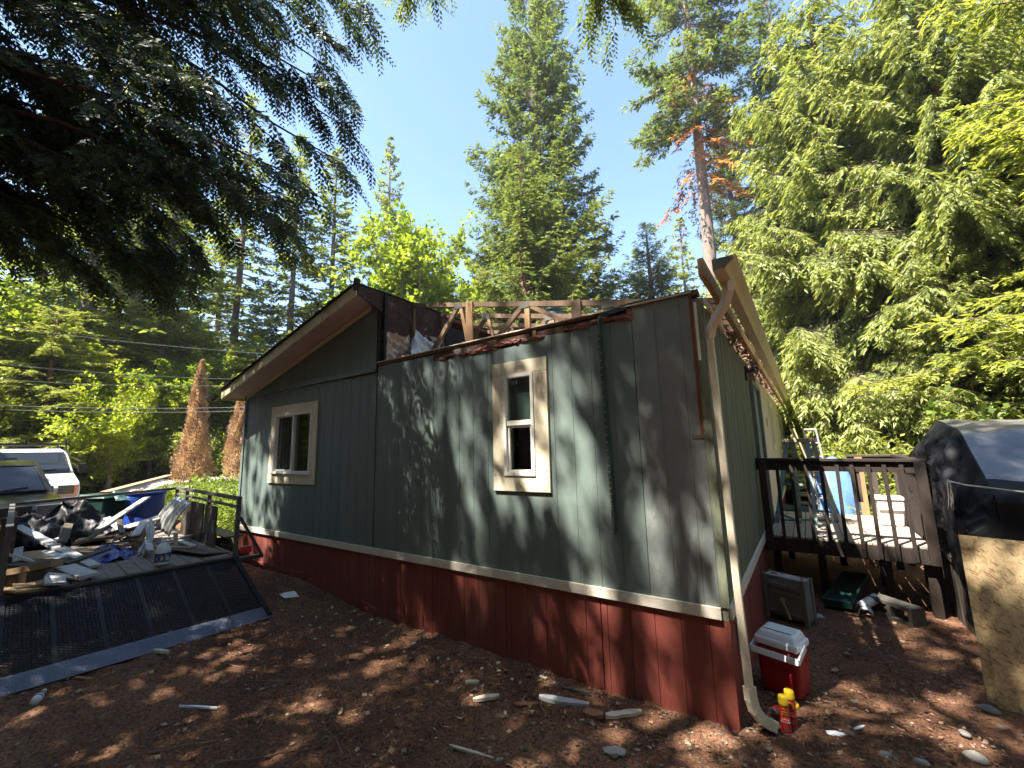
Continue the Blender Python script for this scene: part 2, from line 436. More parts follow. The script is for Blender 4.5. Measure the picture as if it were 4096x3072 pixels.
class MB:
    def __init__(s):
        s.v = []
        s.f = []

    def poly(s, pts):
        b = len(s.v)
        s.v += [tuple(p) for p in pts]
        s.f.append(tuple(range(b, b + len(pts))))
        return s

    def hexa(s, p):
        """8 corners: bottom ring 0-3, top ring 4-7"""
        b = len(s.v)
        s.v += [tuple(q) for q in p]
        for f in ((0, 3, 2, 1), (4, 5, 6, 7), (0, 1, 5, 4), (1, 2, 6, 5), (2, 3, 7, 6), (3, 0, 4, 7)):
            s.f.append(tuple(b + i for i in f))
        return s

    def box(s, x0, x1, y0, y1, z0, z1):
        return s.hexa([(x0, y0, z0), (x1, y0, z0), (x1, y1, z0), (x0, y1, z0), (x0, y0, z1), (x1, y0, z1), (x1, y1, z1), (x0, y1, z1)])

    def bar(s, a, b, w, h, up=(0, 0, 1), jit=0.0):
        """board from a to b, w across, h along 'up'"""
        a = Vector(a)
        b = Vector(b)
        d = (b - a).normalized()
        u = Vector(up)
        sd = d.cross(u)
        if sd.length < 1e-4:
            sd = d.cross(Vector((1, 0, 0)))
        sd.normalize()
        u = sd.cross(d).normalized()
        J = lambda: Vector((rnd.uniform(-jit, jit), rnd.uniform(-jit, jit), rnd.uniform(-jit, jit)))
        P = []
        for k in (-1, 1):
            for e, q in ((a, -1), (a, 1), (b, 1), (b, -1)):
                P.append(e + sd * (w / 2 * q) + u * (h / 2 * k) + J())
        return s.hexa(P)

    def tube(s, pts, rad, n=8, cap=True):
        pts = [Vector(p) for p in pts]
        if not hasattr(rad, '__len__'):
            rad = [rad] * len(pts)
        b = len(s.v)
        ref = None
        for i, p in enumerate(pts):
            d = (pts[min(i + 1, len(pts) - 1)] - pts[max(i - 1, 0)]).normalized()
            if ref is None:
                ref = d.orthogonal().normalized()
            e1 = (ref - d * ref.dot(d)).normalized()
            e2 = d.cross(e1)
            ref = e1
            for k in range(n):
                a = 2 * math.pi * k / n
                s.v.append(tuple(p + (e1 * math.cos(a) + e2 * math.sin(a)) * rad[i]))
        for i in range(len(pts) - 1):
            for k in range(n):
                k2 = (k + 1) % n
                s.f.append((b + i * n + k, b + i * n + k2, b + (i + 1) * n + k2, b + (i + 1) * n + k))
        if cap:
            s.f.append(tuple(b + k for k in range(n))[::-1])
            s.f.append(tuple(b + (len(pts) - 1) * n + k for k in range(n)))
        return s

    def lathe(s, c, prof, n=20, squash=1.0):
        """prof: (radius, z) pairs"""
        b = len(s.v)
        for r, z in prof:
            for k in range(n):
                a = 2 * math.pi * k / n
                s.v.append((c[0] + r * math.cos(a), c[1] + r * math.sin(a) * squash, c[2] + z))
        for i in range(len(prof) - 1):
            for k in range(n):
                k2 = (k + 1) % n
                s.f.append((b + i * n + k, b + i * n + k2, b + (i + 1) * n + k2, b + (i + 1) * n + k))
        s.f.append(tuple(b + k for k in range(n))[::-1])
        s.f.append(tuple(b + (len(prof) - 1) * n + k for k in range(n)))
        return s

    def grid(s, fn, nu, nv):
        b = len(s.v)
        for j in range(nv + 1):
            for i in range(nu + 1):
                s.v.append(tuple(fn(i / nu, j / nv)))
        w = nu + 1
        for j in range(nv):
            for i in range(nu):
                a = b + j * w + i
                s.f.append((a, a + 1, a + 1 + w, a + w))
        return s

    def prism(s, pts, a, b, axis='y'):
        """closed profile pts (2-D) pushed from a to b along an axis; pts are (x,z), (y,z) or (x,y)"""
        def P(p, t):
            return (p[0], t, p[1]) if axis == 'y' else (t, p[0], p[1]) if axis == 'x' else (p[0], p[1], t)
        n = len(pts)
        k = len(s.v)
        s.v += [P(p, a) for p in pts] + [P(p, b) for p in pts]
        s.f.append(tuple(k + i for i in range(n)))
        s.f.append(tuple(k + n + i for i in range(n))[::-1])
        for i in range(n):
            j = (i + 1) % n
            s.f.append((k + i, k + n + i, k + n + j, k + j))
        return s

    def turn(s, c, rz=0.0, rx=0.0, ry=0.0):
        Mx = Matrix.Rotation(rz, 3, 'Z') @ Matrix.Rotation(ry, 3, 'Y') @ Matrix.Rotation(rx, 3, 'X')
        c = Vector(c)
        s.v = [tuple(c + Mx @ (Vector(p) - c)) for p in s.v]
        return s

    def build(s, name, mat, parent=None, smooth=False, bevel=0.0, seg=2, solid=0.0, sub=0):
        me = bpy.data.meshes.new(name)
        if parent is not None:
            o0 = ORG[parent.name]
        else:
            P = np.array(s.v)
            lo, hi = P.min(0), P.max(0)
            o0 = Vector(((lo[0] + hi[0]) / 2, (lo[1] + hi[1]) / 2, lo[2]))
        me.from_pydata([(p[0] - o0[0], p[1] - o0[1], p[2] - o0[2]) for p in s.v], [], s.f)
        me.update()
        if smooth:
            me.polygons.foreach_set('use_smooth', [True] * len(me.polygons))
        me.materials.append(MATS[mat])
        o = bpy.data.objects.new(name, me)
        COL.objects.link(o)
        if parent is not None:
            o.parent = parent
        else:
            o.location = o0
        ORG[o.name] = o0
        if sub:
            k = o.modifiers.new('subdivision', 'SUBSURF')
            k.levels = k.render_levels = sub
        if solid:
            k = o.modifiers.new('thickness', 'SOLIDIFY')
            k.thickness = solid
            k.offset = 0
        if bevel:
            k = o.modifiers.new('bevel', 'BEVEL')
            k.width = bevel
            k.segments = seg
            k.limit_method = 'ANGLE'
            k.angle_limit = math.radians(50)
        return o


def thing(name, label, cat, loc, group=None):
    o = bpy.data.objects.new(name, None)
    o.empty_display_size = 0.1
    COL.objects.link(o)
    o.location = loc
    ORG[o.name] = Vector(loc)
    return tag(o, label, cat, group)


def tag(o, label, cat, group=None):
    o['label'] = label
    o['category'] = cat
    if group:
        o['group'] = group
    return o


def struct(o):
    o['kind'] = 'structure'
    return o


def stuff(o, label=None, cat=None):
    o['kind'] = 'stuff'
    if label:
        o['label'] = label
        o['category'] = cat
    return o


def copy_tree(o, parent=None):
    c = o.copy()
    COL.objects.link(c)
    c.parent = parent
    ORG[c.name] = ORG.get(o.name, Vector((0, 0, 0)))
    for ch in list(o.children):
        copy_tree(ch, c)
    return c


def sm(a, b, x):
    t = min(1, max(0, (x - a) / (b - a)))
    return t * t * (3 - 2 * t)


def hnoise(x, y):
    return (math.sin(x * 1.7 + 1.3 * math.sin(y * 1.1)) + math.sin(y * 2.3 + 1.7 * math.sin(x * .9 + 2)) + .6 * math.sin(x * 4.1 + y * 3.3)
            + .5 * math.sin(y * 5.3 - x * 3.7 + 1) + .35 * math.sin(x * 9.1 + 2 * math.sin(y * 7)) + .3 * math.sin(y * 11.7 + x * 5))


def gz(x, y):
    """height of the ground"""
    z = -0.80
    z += 0.20 * sm(-0.8, -3.0, x) * sm(-1.6, -0.2, y) * sm(9, 3, abs(y))
    z += 0.09 * sm(-0.2, -2.5, x) * sm(-0.2, -1.4, y)
    z += 0.18 * sm(-6.5, -9.0, x)
    z += 0.72 * sm(-9.0, -15.0, x) * sm(-0.3, 2.2, y)
    z += 0.10 * sm(4.0, 9.0, y)
    z += 1.2 * sm(14, 45, y) + 1.5 * sm(-20, -45, x)
    amp = 0.012 if (-9 < x < 8 and -6 < y < 7) else 0.05
    z += amp * hnoise(x * 1.3, y * 1.3) * .5
    return z


# ------------------------------------------------------------------ ground
def axis_coords(lo, hi, f0, f1, fine):
    a = list(np.arange(f0, f1 + 1e-6, fine))
    st, x = fine, f0
    left = []
    while x > lo:
        st *= 1.22
        x -= st
        left.append(max(x, lo))
    st, x = fine, f1
    right = []
    while x < hi:
        st *= 1.22
        x += st
        right.append(min(x, hi))
    return np.array(left[::-1] + a + right)


def make_ground():
    xs = axis_coords(-150, 130, -5.5, 6.2, 0.05)
    ys = axis_coords(-100, 150, -3.2, 3.6, 0.05)
    V = np.zeros((len(ys), len(xs), 3))
    for j, y in enumerate(ys):
        for i, x in enumerate(xs):
            V[j, i] = (x, y, gz(x, y))
    near = np.exp(-((V[..., 0] - .3) / 7.0) ** 4) * np.exp(-((V[..., 1]) / 4.5) ** 4)
    V[..., 2] += near * (RNG.normal(0, .007, near.shape) + .012 * np.sin(V[..., 0] * 11 + 2 * np.sin(V[..., 1] * 7)) * np.sin(V[..., 1] * 13 + 1.5 * np.sin(V[..., 0] * 9)))
    nx, ny = len(xs), len(ys)
    idx = np.arange(nx * ny).reshape(ny, nx)
    Q = np.stack([idx[:-1, :-1], idx[:-1, 1:], idx[1:, 1:], idx[1:, :-1]], -1).reshape(-1, 4)
    o = np_mesh('ground', V.reshape(-1, 3), Q, 'soil')
    o.data.polygons.foreach_set('use_smooth', [True] * len(o.data.polygons))
    struct(o)


def np_mesh(name, V, Q, mat, tint=None, parent=None, mats=None, midx=None):
    me = bpy.data.meshes.new(name)
    n, q = len(V), len(Q)
    k = Q.shape[1]
    me.vertices.add(n)
    me.vertices.foreach_set('co', np.ascontiguousarray(V, dtype=np.float32).ravel())
    me.loops.add(q * k)
    me.loops.foreach_set('vertex_index', np.ascontiguousarray(Q, dtype=np.int32).ravel())
    me.polygons.add(q)
    me.polygons.foreach_set('loop_start', np.arange(0, q * k, k, dtype=np.int32))
    me.polygons.foreach_set('loop_total', np.full(q, k, dtype=np.int32))
    me.update(calc_edges=True)
    if tint is not None:
        at = me.attributes.new('tint', 'FLOAT', 'FACE')
        at.data.foreach_set('value', np.ascontiguousarray(tint, dtype=np.float32))
    me.materials.append(MATS[mat])
    o = bpy.data.objects.new(name, me)
    COL.objects.link(o)
    o.parent = parent
    ORG[o.name] = Vector((0, 0, 0))
    return o


make_ground()

# ------------------------------------------------------------------ the home
XL, XM, XR, YB = -4.82, -1.06, 3.0, 17.8
home = thing('mobile_home', 'sage green mobile home with red skirting, half its roof stripped to bare trusses', 'house', (0, 0, -0.85))


def grooved(x0, x1, z0, ztop, y=0.0, axis='x', sgn=-1, pitch=0.2032, off=0.0, depth=0.004, gw=0.008, thick=0.014, seam=0.005):
    """vertical-groove siding sheet; axis 'x': wall in x facing -y at y; axis 'y': wall in y facing +x at x=y"""
    b = MB()
    xs = []
    x0 += seam
    x1 -= seam
    xs.append((x0, 0))
    k = math.ceil((x0 + .03 - off) / pitch)
    while off + k * pitch < x1 - 0.03:
        g = off + k * pitch
        xs += [(g - gw / 2, 0), (g - gw / 4, 1), (g + gw / 4, 1), (g + gw / 2, 0)]
        k += 1
    xs.append((x1, 0))
    zt = ztop if callable(ztop) else (lambda x: ztop)

    def P(x, d, z):
        return (x, y + d, z) if axis == 'x' else (y - d, x, z)
    for (a, da), (c, dc) in zip(xs[:-1], xs[1:]):
        q = [P(a, da * depth, z0), P(c, dc * depth, z0), P(c, dc * depth, zt(c)), P(a, da * depth, zt(a))]
        b.poly(q)
        b.poly([P(a, da * depth, zt(a)), P(c, dc * depth, zt(c)), P(c, thick, zt(c)), P(a, thick, zt(a))])
    b.poly([P(x0, 0, z0), P(x0, 0, zt(x0)), P(x0, thick, zt(x0)), P(x0, thick, z0)])
    b.poly([P(x1, 0, z0), P(x1, thick, z0), P(x1, thick, zt(x1)), P(x1, 0, zt(x1))])
    b.poly([P(x0, 0, z0), P(x0, thick, z0), P(x1, thick, z0), P(x1, 0, z0)])
    b.poly([P(x0, thick, z0), P(x0, thick, zt(x0)), P(x1, thick, zt(x1)), P(x1, thick, z0)])
    return b


def rough_top(base, amp, seed):
    ph = seed * 1.7
    return lambda x: base + amp * (math.sin(x * 7 + ph) + .6 * math.sin(x * 17 + 2 * ph) + .5 * math.sin(x * 41 + ph))


# end wall: window openings are cut by splitting the sheets around them
WIN1 = (-3.67, -2.58, 0.90, 1.85)
WIN2 = (1.04, 1.41, 0.92, 1.955)
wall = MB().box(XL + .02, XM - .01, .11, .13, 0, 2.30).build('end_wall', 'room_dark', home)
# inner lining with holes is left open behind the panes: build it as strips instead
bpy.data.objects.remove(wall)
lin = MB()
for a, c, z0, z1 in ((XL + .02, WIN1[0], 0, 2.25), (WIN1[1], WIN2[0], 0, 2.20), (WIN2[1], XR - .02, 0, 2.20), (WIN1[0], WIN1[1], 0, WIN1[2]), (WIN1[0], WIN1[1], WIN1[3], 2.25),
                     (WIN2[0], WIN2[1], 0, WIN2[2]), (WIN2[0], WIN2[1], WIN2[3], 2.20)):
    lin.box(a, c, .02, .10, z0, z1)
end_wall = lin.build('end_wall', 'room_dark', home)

sheets = [(-4.82, -4.72, 2.24, 'siding', 0), (-4.72, -3.50, 2.24, 'siding', 1), (-3.50, -2.28, 2.25, 'siding', 1), (-2.28, XM - .012, 2.25, 'siding', 0),
          (XM + .006, 0.0, rough_top(2.335, .004, 1), 'siding', 0), (0.0, 1.2192, rough_top(2.262, .010, 2), 'siding', 2), (1.2192, 2.4384, rough_top(2.305, .006, 3), 'siding', 2),
          (2.4384, 2.952, 2.405, 'siding_top', 0)]


def sheet_parts(x0, x1, zt, mat, win):
    W = WIN1 if win == 1 else WIN2
    off = -0.0
    if win and x0 < W[1] and x1 > W[0]:
        a, c = max(x0, W[0]), min(x1, W[1])
        if a > x0:
            grooved(x0, a, 0.001, zt, off=off, seam=.0005).build('siding_panel', mat, end_wall)
        if c < x1:
            grooved(c, x1, 0.001, zt, off=off, seam=.0005).build('siding_panel', mat, end_wall)
        grooved(a, c, 0.001, W[2], off=off, seam=.0005).build('siding_panel', mat, end_wall)
        grooved(a, c, W[3], zt, off=off, seam=.0005).build('siding_panel', mat, end_wall)
    else:
        grooved(x0, x1, 0.001, zt, off=off).build('siding_panel', mat, end_wall)


for s_ in sheets:
    sheet_parts(*s_)
# gable sheets above the belt board
roofL = lambda x: 3.30 + (x - XM) * 0.262
grooved(XL + .35, -2.88, 2.33, lambda x: max(2.335, roofL(x)), off=0).build('siding_panel', 'siding', end_wall)
grooved(-2.88, XM - .03, 2.33, lambda x: roofL(x) - .02, off=0).build('siding_panel', 'siding', end_wall)
MB().hexa([(XL, -.034, 2.235), (XM - .02, -.034, 2.265), (XM - .02, -.001, 2.265), (XL, -.001, 2.235), (XL, -.034, 2.315), (XM - .02, -.034, 2.345), (XM - .02, -.001, 2.345), (XL, -.001, 2.315)]).build('belt_board', 'siding', end_wall, bevel=.003)
# marriage line strip and corner boards
MB().box(XM - .028, XM + .004, -.004, .10, 2.345, 3.24).build('corner_post', 'dull_black', end_wall)
MB().box(XL - .012, XL + .055, -.020, -.001, 0.001, 2.234).build('corner_board', 'siding', end_wall, bevel=.003)
MB().box(2.952, 3.016, -.020, -.002, 0.004, 2.36).build('corner_board', 'siding_side', end_wall, bevel=.003)
MB().hexa([(2.925, -.010, 1.26), (2.950, -.010, 1.26), (2.950, -.001, 1.26), (2.925, -.001, 1.26), (2.928, -.010, 2.40), (2.948, -.010, 2.40), (2.948, -.001, 2.40), (2.928, -.001, 2.40)]).build('bare_stud', 'red_wood', end_wall)
MB().box(2.965, 2.985, -.028, -.0205, 1.85, 2.33).build('bare_batten', 'vinyl', end_wall)
MB().box(2.86, 2.955, -.013, -.0105, 1.245, 1.258).build('torn_strip', 'stick', end_wall)
MB().box(2.956, 3.0, -.006, .018, -.088, .003).build('corner_block', 'siding_side', end_wall)
# top plate, exposed edge, insulation
MB().bar((XM, .05, 2.365), (XR, .05, 2.425), .10, .035, jit=.004).build('top_plate', 'old_pine', end_wall)
MB().bar((XM, -.004, 2.392), (XR - .05, -.004, 2.428), .03, .012, jit=.003).build('top_plate_splinter', 'chip', end_wall)
MB().box(-.02, 2.40, .003, .019, 2.19, 2.372).build('sheathing_edge', 'rot_wood', end_wall)
ins = MB()
rr = random.Random(4)
for k in range(34):
    xa = rr.uniform(.0, 2.36)
    if 1.42 < xa < 1.62 or .75 < xa < .9:
        continue
    ln = rr.uniform(.07, .22)
    zc = 2.278 + .020 * xa + rr.uniform(-.018, .022)
    sd = rr.uniform(0, 9)
    r0_ = rr.uniform(.010, .026)

    def tuft(u, v, xa=xa, ln=ln, zc=zc, sd=sd, r0_=r0_):
        th = v * 2 * math.pi
        nz = mnoise.noise(Vector((xa * 9 + u * 3, math.cos(th) * 1.2 + sd, math.sin(th) * 1.2))) * .8
        e = max(.05, math.sin(math.pi * u)) ** .4
        return (min(xa + u * ln, 2.43), -.002 + .020 * math.cos(th) * e * (1 + nz), zc + r0_ * e * math.sin(th) * (1 + nz) + .012 * nz)
    ins.grid(tuft, 10, 8)
stuff(ins.build('insulation', 'pink_wool', end_wall))
for k, (a, c) in enumerate(((.82, .95), (1.41, 1.45), (2.40, 2.45))):
    MB().box(a, c, -.006, .015, 2.25 + .02 * k, 2.37 + .012 * k).build('exposed_stud', ('old_pine', 'pine', 'pink_wool')[k], end_wall)

# white band and red skirting
MB().box(XL - .01, -3.40, -.026, -.001, -.082, 0).build('band_board', 'band', home, bevel=.002)
MB().box(-3.397, -.42, -.024, -.001, -.082, -.001).build('band_board', 'band', home, bevel=.002)
MB().box(-.417, XR - .045, -.026, -.001, -.082, 0).build('band_board', 'band', home, bevel=.002)
for k in range(8):
    a = XR - 1.0 * (k + 1)
    grooved(max(a, XL), XR - 1.0 * k - (0.02 if k == 0 else 0), -.95, -.083, y=.006, off=.06, pitch=.2, depth=.006).build('skirting_panel', 'skirt', home)
MB().box(-4.7, -2.55, -.012, .004, -.62, -.52).build('skirting_rail', 'skirt', home, bevel=.003)
MB().hexa([(-1.38, -.012, -.70), (-.95, -.012, -.80), (-.95, .004, -.80), (-1.38, .004, -.70), (-1.38, -.012, -.62), (-.95, -.012, -.72), (-.95, .004, -.72), (-1.38, .004, -.62)]).build('skirting_rail', 'skirt', home)
MB().box(2.965, 3.004, -.004, .0055, -.95, -.09).build('skirting_corner', 'skirt', home)


def window_frame(root, x0, x1, z0, z1, w, y0, y1, mat='vinyl', name='frame'):
    b = MB()
    b.box(x0, x1, y0, y1, z0, z0 + w)
    b.box(x0, x1, y0, y1, z1 - w, z1)
    b.box(x0, x0 + w, y0 + .001, y1 - .001, z0 + w, z1 - w)
    b.box(x1 - w, x1, y0 + .001, y1 - .001, z0 + w, z1 - w)
    return b.build(name, mat, root, bevel=.002)


# sliding window
w1 = MB().box(-3.67, -2.58, .060, .064, .90, .91).build('window', 'vinyl', home)
T = (-3.81, -2.44, .735, 1.99)
MB().box(T[0], T[1], -.022, -.001, T[3] - .14, T[3]).build('casing_board', 'trim', w1, bevel=.003)
MB().box(T[0], T[1], -.022, -.001, T[2], T[2] + .165).build('casing_board', 'trim', w1, bevel=.003)
MB().box(T[0], T[0] + .14, -.0215, -.001, T[2] + .167, T[3] - .142).build('casing_board', 'trim', w1, bevel=.003)
MB().box(T[1] - .14, T[1], -.0215, -.001, T[2] + .167, T[3] - .142).build('casing_board', 'trim', w1, bevel=.003)
window_frame(w1, -3.67, -2.58, .902, 1.848, .032, -.030, .045)
MB().box(-3.145, -3.105, -.012, .035, .934, 1.816).build('meeting_stile', 'vinyl', w1, bevel=.002)
MB().box(-3.69, -2.56, -.045, -.0225, .885, .905).build('sill', 'vinyl', w1, bevel=.002)
window_frame(w1, -3.637, -3.146, .935, 1.815, .018, .005, .02, 'vinyl', 'screen_frame')
MB().box(-3.637, -3.146, .022, .026, .935, 1.815).build('pane', 'glass', w1)
MB().box(-3.104, -2.613, .030, .034, .935, 1.815).build('pane', 'glass', w1)
for k in range(44):
    z = .945 + k * .0198
    MB().hexa([(-3.10, .044, z), (-2.615, .044, z), (-2.615, .060, z + .009), (-3.10, .060, z + .009), (-3.10, .044, z + .0012), (-2.615, .044, z + .0012), (-2.615, .060, z + .0102), (-3.10, .060, z + .0102)]).build('blind_slat', 'blind', w1)
MB().grid(lambda u, v: (-3.66 + .55 * u, .066 + .022 * math.sin(u * 34), .92 + .90 * v), 40, 2).build('curtain', 'curtain', w1, smooth=True)
# narrow single-hung window
w2 = MB().box(1.04, 1.41, .060, .064, .92, .93).build('window', 'vinyl', home)
T = (.896, 1.567, .77, 2.09)
MB().box(T[0], T[1], -.024, -.001, T[3] - .135, T[3]).build('casing_board', 'trim', w2, bevel=.003)
MB().box(T[0], T[1], -.024, -.001, T[2], T[2] + .15).build('casing_board', 'trim', w2, bevel=.003)
MB().box(T[0], WIN2[0], -.0235, -.001, T[2] + .152, T[3] - .137).build('casing_board', 'trim', w2, bevel=.003)
MB().box(WIN2[1], T[1], -.0235, -.001, T[2] + .152, T[3] - .137).build('casing_board', 'trim', w2, bevel=.003)
window_frame(w2, 1.04, 1.41, .922, 1.953, .034, -.036, .045)
MB().box(1.075, 1.375, -.022, .035, 1.425, 1.475).build('meeting_rail', 'vinyl', w2, bevel=.002)
window_frame(w2, 1.076, 1.374, .958, 1.424, .022, -.010, .02, 'vinyl', 'lower_sash')
MB().box(1.075, 1.375, .012, .016, 1.476, 1.918).build('pane', 'glass', w2)
MB().box(1.099, 1.351, .022, .026, .981, 1.401).build('pane', 'glass', w2)
MB().box(1.078, 1.372, .045, .05, 1.478, 1.916).build('shade', 'siding', w2)
# rooms behind the windows
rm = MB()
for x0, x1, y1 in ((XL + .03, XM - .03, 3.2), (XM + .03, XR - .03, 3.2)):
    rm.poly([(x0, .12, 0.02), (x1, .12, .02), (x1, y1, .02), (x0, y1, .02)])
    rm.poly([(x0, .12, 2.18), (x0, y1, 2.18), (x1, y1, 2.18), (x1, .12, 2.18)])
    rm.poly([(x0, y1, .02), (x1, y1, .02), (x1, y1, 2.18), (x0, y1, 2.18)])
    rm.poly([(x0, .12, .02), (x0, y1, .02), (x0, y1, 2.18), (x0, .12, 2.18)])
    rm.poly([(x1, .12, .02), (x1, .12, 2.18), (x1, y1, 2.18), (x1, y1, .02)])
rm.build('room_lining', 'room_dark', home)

# left half roof: rake board, soffit, deck, shingle edge
OV = .38
rz = lambda x: 3.385 + (x - XM) * .268          # top of the roof deck
x0, x1 = XL - .10, XM + .01
roof = MB().hexa([(x0, -OV + .02, rz(x0) - .05), (x1, -OV + .02, rz(x1) - .05), (x1, YB, rz(x1) - .05), (x0, YB, rz(x0) - .05), (x0, -OV + .02, rz(x0)), (x1, -OV + .02, rz(x1)), (x1, YB, rz(x1)), (x0, YB, rz(x0))]).build('roof', 'old_pine', home)
n = 26
for k in range(n):
    a = x0 - .03 + (x1 - x0) * k / n
    c = a + (x1 - x0) / n * 1.35
    jj = rnd.uniform(-.012, .008)
    h = .014
    MB().hexa([(a, -OV - .03 + jj, rz(a) + .004 + h), (c, -OV - .03 + jj, rz(c) + .004), (c, YB + .05, rz(c) + .004), (a, YB + .05, rz(a) + .004 + h), (a, -OV - .03 + jj, rz(a) + .012 + h), (c, -OV - .03 + jj, rz(c) + .012), (c, YB + .05, rz(c) + .012), (a, YB + .05, rz(a) + .012 + h)]).build('shingle_course', 'shingle', roof)
MB().hexa([(x0, -OV, rz(x0) - .155), (x1, -OV, rz(x1) - .155), (x1, -OV + .018, rz(x1) - .155), (x0, -OV + .018, rz(x0) - .155), (x0, -OV, rz(x0) - .004), (x1, -OV, rz(x1) - .004), (x1, -OV + .018, rz(x1) - .004), (x0, -OV + .018, rz(x0) - .004)]).build('rake_board', 'fascia', roof, bevel=.003)
xs0, xs1 = XL + .02, XM - .05
MB().hexa([(x0 + .02, -OV + .02, rz(x0) - .135), (x1 - .01, -OV + .02, rz(x1) - .135), (xs1, -.023, rz(xs1) - .125), (x0 + .02, -.023, rz(x0) - .125), (x0 + .02, -OV + .02, rz(x0) - .120), (x1 - .01, -OV + .02, rz(x1) - .120), (xs1, -.023, rz(xs1) - .11), (x0 + .02, -.023, rz(x0) - .11)]).build('soffit', 'soffit', roof)
MB().hexa([(XL + .1, -.040, rz(XL + .1) - .20), (XM - .14, -.040, rz(XM - .14) - .20), (XM - .14, -.0235, rz(XM - .14) - .20), (XL + .1, -.0235, rz(XL + .1) - .20), (XL + .1, -.040, rz(XL + .1) - .137), (XM - .14, -.040, rz(XM - .14) - .137), (XM - .14, -.0235, rz(XM - .14) - .137), (XL + .1, -.0235, rz(XL + .1) - .137)]).build('frieze_board', 'fascia', roof, bevel=.002)
MB().box(XM - .022, XM + .02, -OV - .02, -OV + .05, 3.30, 3.47).build('ridge_stub', 'shingle', roof)
MB().box(x0, x0 + .02, -OV + .03, YB, rz(x0) - .16, rz(x0) - .052).build('eave_board', 'fascia', roof)
# ridge beam side, seen where the right half is stripped
rb = MB()
rb.hexa([(XM + .012, -OV + .02, 3.255), (XM + .03, -OV + .02, 3.255), (XM + .03, .06, 3.10), (XM + .012, .06, 3.10), (XM + .012, -OV + .02, 3.37), (XM + .03, -OV + .02, 3.37), (XM + .03, .06, 3.375), (XM + .012, .06, 3.375)])
rb.build('ridge_beam_end', 'rot_wood', home)
MB().box(XM + .010, XM + .032, .062, 1.42, 2.86, 3.372).build('ridge_panel', 'rot_wood', home)
for y in (.06, .58, 1.19):
    MB().box(XM + .034, XM + .075, y - .02, y + .02, 2.42, 3.36).build('ridge_stud', 'dull_black' if y < .1 else 'old_pine', home)


def torn(u, v):
    y = .05 + .52 * u
    hole = math.exp(-((u - .42) / .16) ** 2 - ((v - .62) / .30) ** 2)
    x = XM + .02 + .06 * hole * -1 + .02 * math.sin(u * 19 + v * 5) + .018 * math.sin(v * 23 + u * 11)
    return (x, y, 2.44 + .42 * v + .02 * math.sin(u * 31))


MB().grid(torn, 26, 20).build('torn_lining', 'torn_board', home)


def film(u, v):
    y = .30 + .55 * u
    top = 2.98 - .25 * abs(u - .55) * 2
    z = 2.42 + (top - 2.42) * v
    x = XM + .10 + (1 - v) * .16 + .03 * math.sin(u * 14 + v * 3) * (1 - v * .5) + .015 * math.sin(v * 17 + u * 6)
    w = .25 + .75 * (1 - v) if u < .6 else 1
    return (x, .57 + (y - .57) * w, z)


film_o = MB().grid(film, 26, 22).build('plastic_sheet', 'clear_film', smooth=True)
tag(film_o, 'crumpled translucent plastic sheet peaked up inside the opened roof', 'plastic sheet')


def film2(u, v):
    y = .66 + .50 * u
    return (XM + .05 + .03 * math.sin(v * 16 + u * 5) + .01 * math.sin(u * 21), y, 2.46 + .46 * v + .03 * math.sin(u * 3))


tag(MB().grid(film2, 20, 24).build('plastic_sheet', 'clear_film', smooth=True), 'grey plastic sheet stretched flat between the studs of the opened roof', 'plastic sheet')
# ceiling of the right half with loose fill
MB().box(XM, XR - .03, .11, YB, 2.355, 2.375).build('ceiling_board', 'dirty_board', home)


def fill(u, v):
    x = XM + .05 + (XR - XM - .2) * u
    y = .06 + .6 * v
    return (x, y, 2.385 + .030 * abs(math.sin(x * 9 + y * 13)) * abs(math.sin(x * 23 + 2)) + .035 * (1 - v) * abs(math.sin(x * 3.1 + .5)) + .012 * math.sin(x * 57 + y * 31))


stuff(MB().grid(fill, 160, 10).build('loose_fill', 'white_wool', home, smooth=True))
# black sheets beyond the second truss
MB().grid(lambda u, v: (XM + .06 + .02 * math.sin(u * 9) + .05 * (1 - v), 1.25 + 4.5 * u, 2.40 + .78 * v + .03 * math.sin(u * 5)), 24, 6).build('black_sheet', 'dull_black', home)
MB().hexa([(XM + .1, 4.2, 2.40), (2.2, 4.2, 2.40), (2.2, 4.25, 2.40), (XM + .1, 4.25, 2.40), (XM + .1, 4.2, 3.22), (2.2, 4.2, 2.62), (2.2, 4.25, 2.62), (XM + .1, 4.25, 3.22)]).build('black_sheet', 'dull_black', home)

# trusses
chord = lambda x: 3.355 - (x - XM) * .2105


def make_truss(y):
    t = MB().bar((XM + .04, y, chord(XM + .04)), (XR + .10, y, chord(XR + .10)), .04, .062).build('truss', 'old_pine', home)

    def web(p, q, w=.04, h=.06, m='old_pine'):
        MB().bar((p[0], y + .002, p[1]), (q[0], y + .002, q[1]), w, h, up=(0.3, 0, 1)).build('web', m, t)
    MB().bar((XM + .02, y, 2.405), (XR, y, 2.405), .038, .055).build('bottom_chord', 'old_pine', t)
    c = lambda x: chord(x) - .032
    web((-.72, 2.435), (-.12, c(-.12)))
    web((-.06, c(-.08)), (.10, 2.435), .04, .05, 'pine')
    web((.36, 2.435), (.93, c(.93)))
    web((1.00, 2.435), (1.00, c(1.0)), .04, .07, 'pine')
    web((1.06, c(1.06)), (1.66, 2.50), .04, .05)
    web((2.03, 2.435), (2.03, c(2.03)), .04, .06)
    web((2.08, c(2.10) + .01), (2.62, 2.45), .04, .045)
    for xg in (-.10, .97, 2.02):
        MB().box(xg - .065, xg + .065, y - .0235, y - .0205, chord(xg) - .055, chord(xg) + .02).build('gang_plate', 'can_steel', t)
    return t


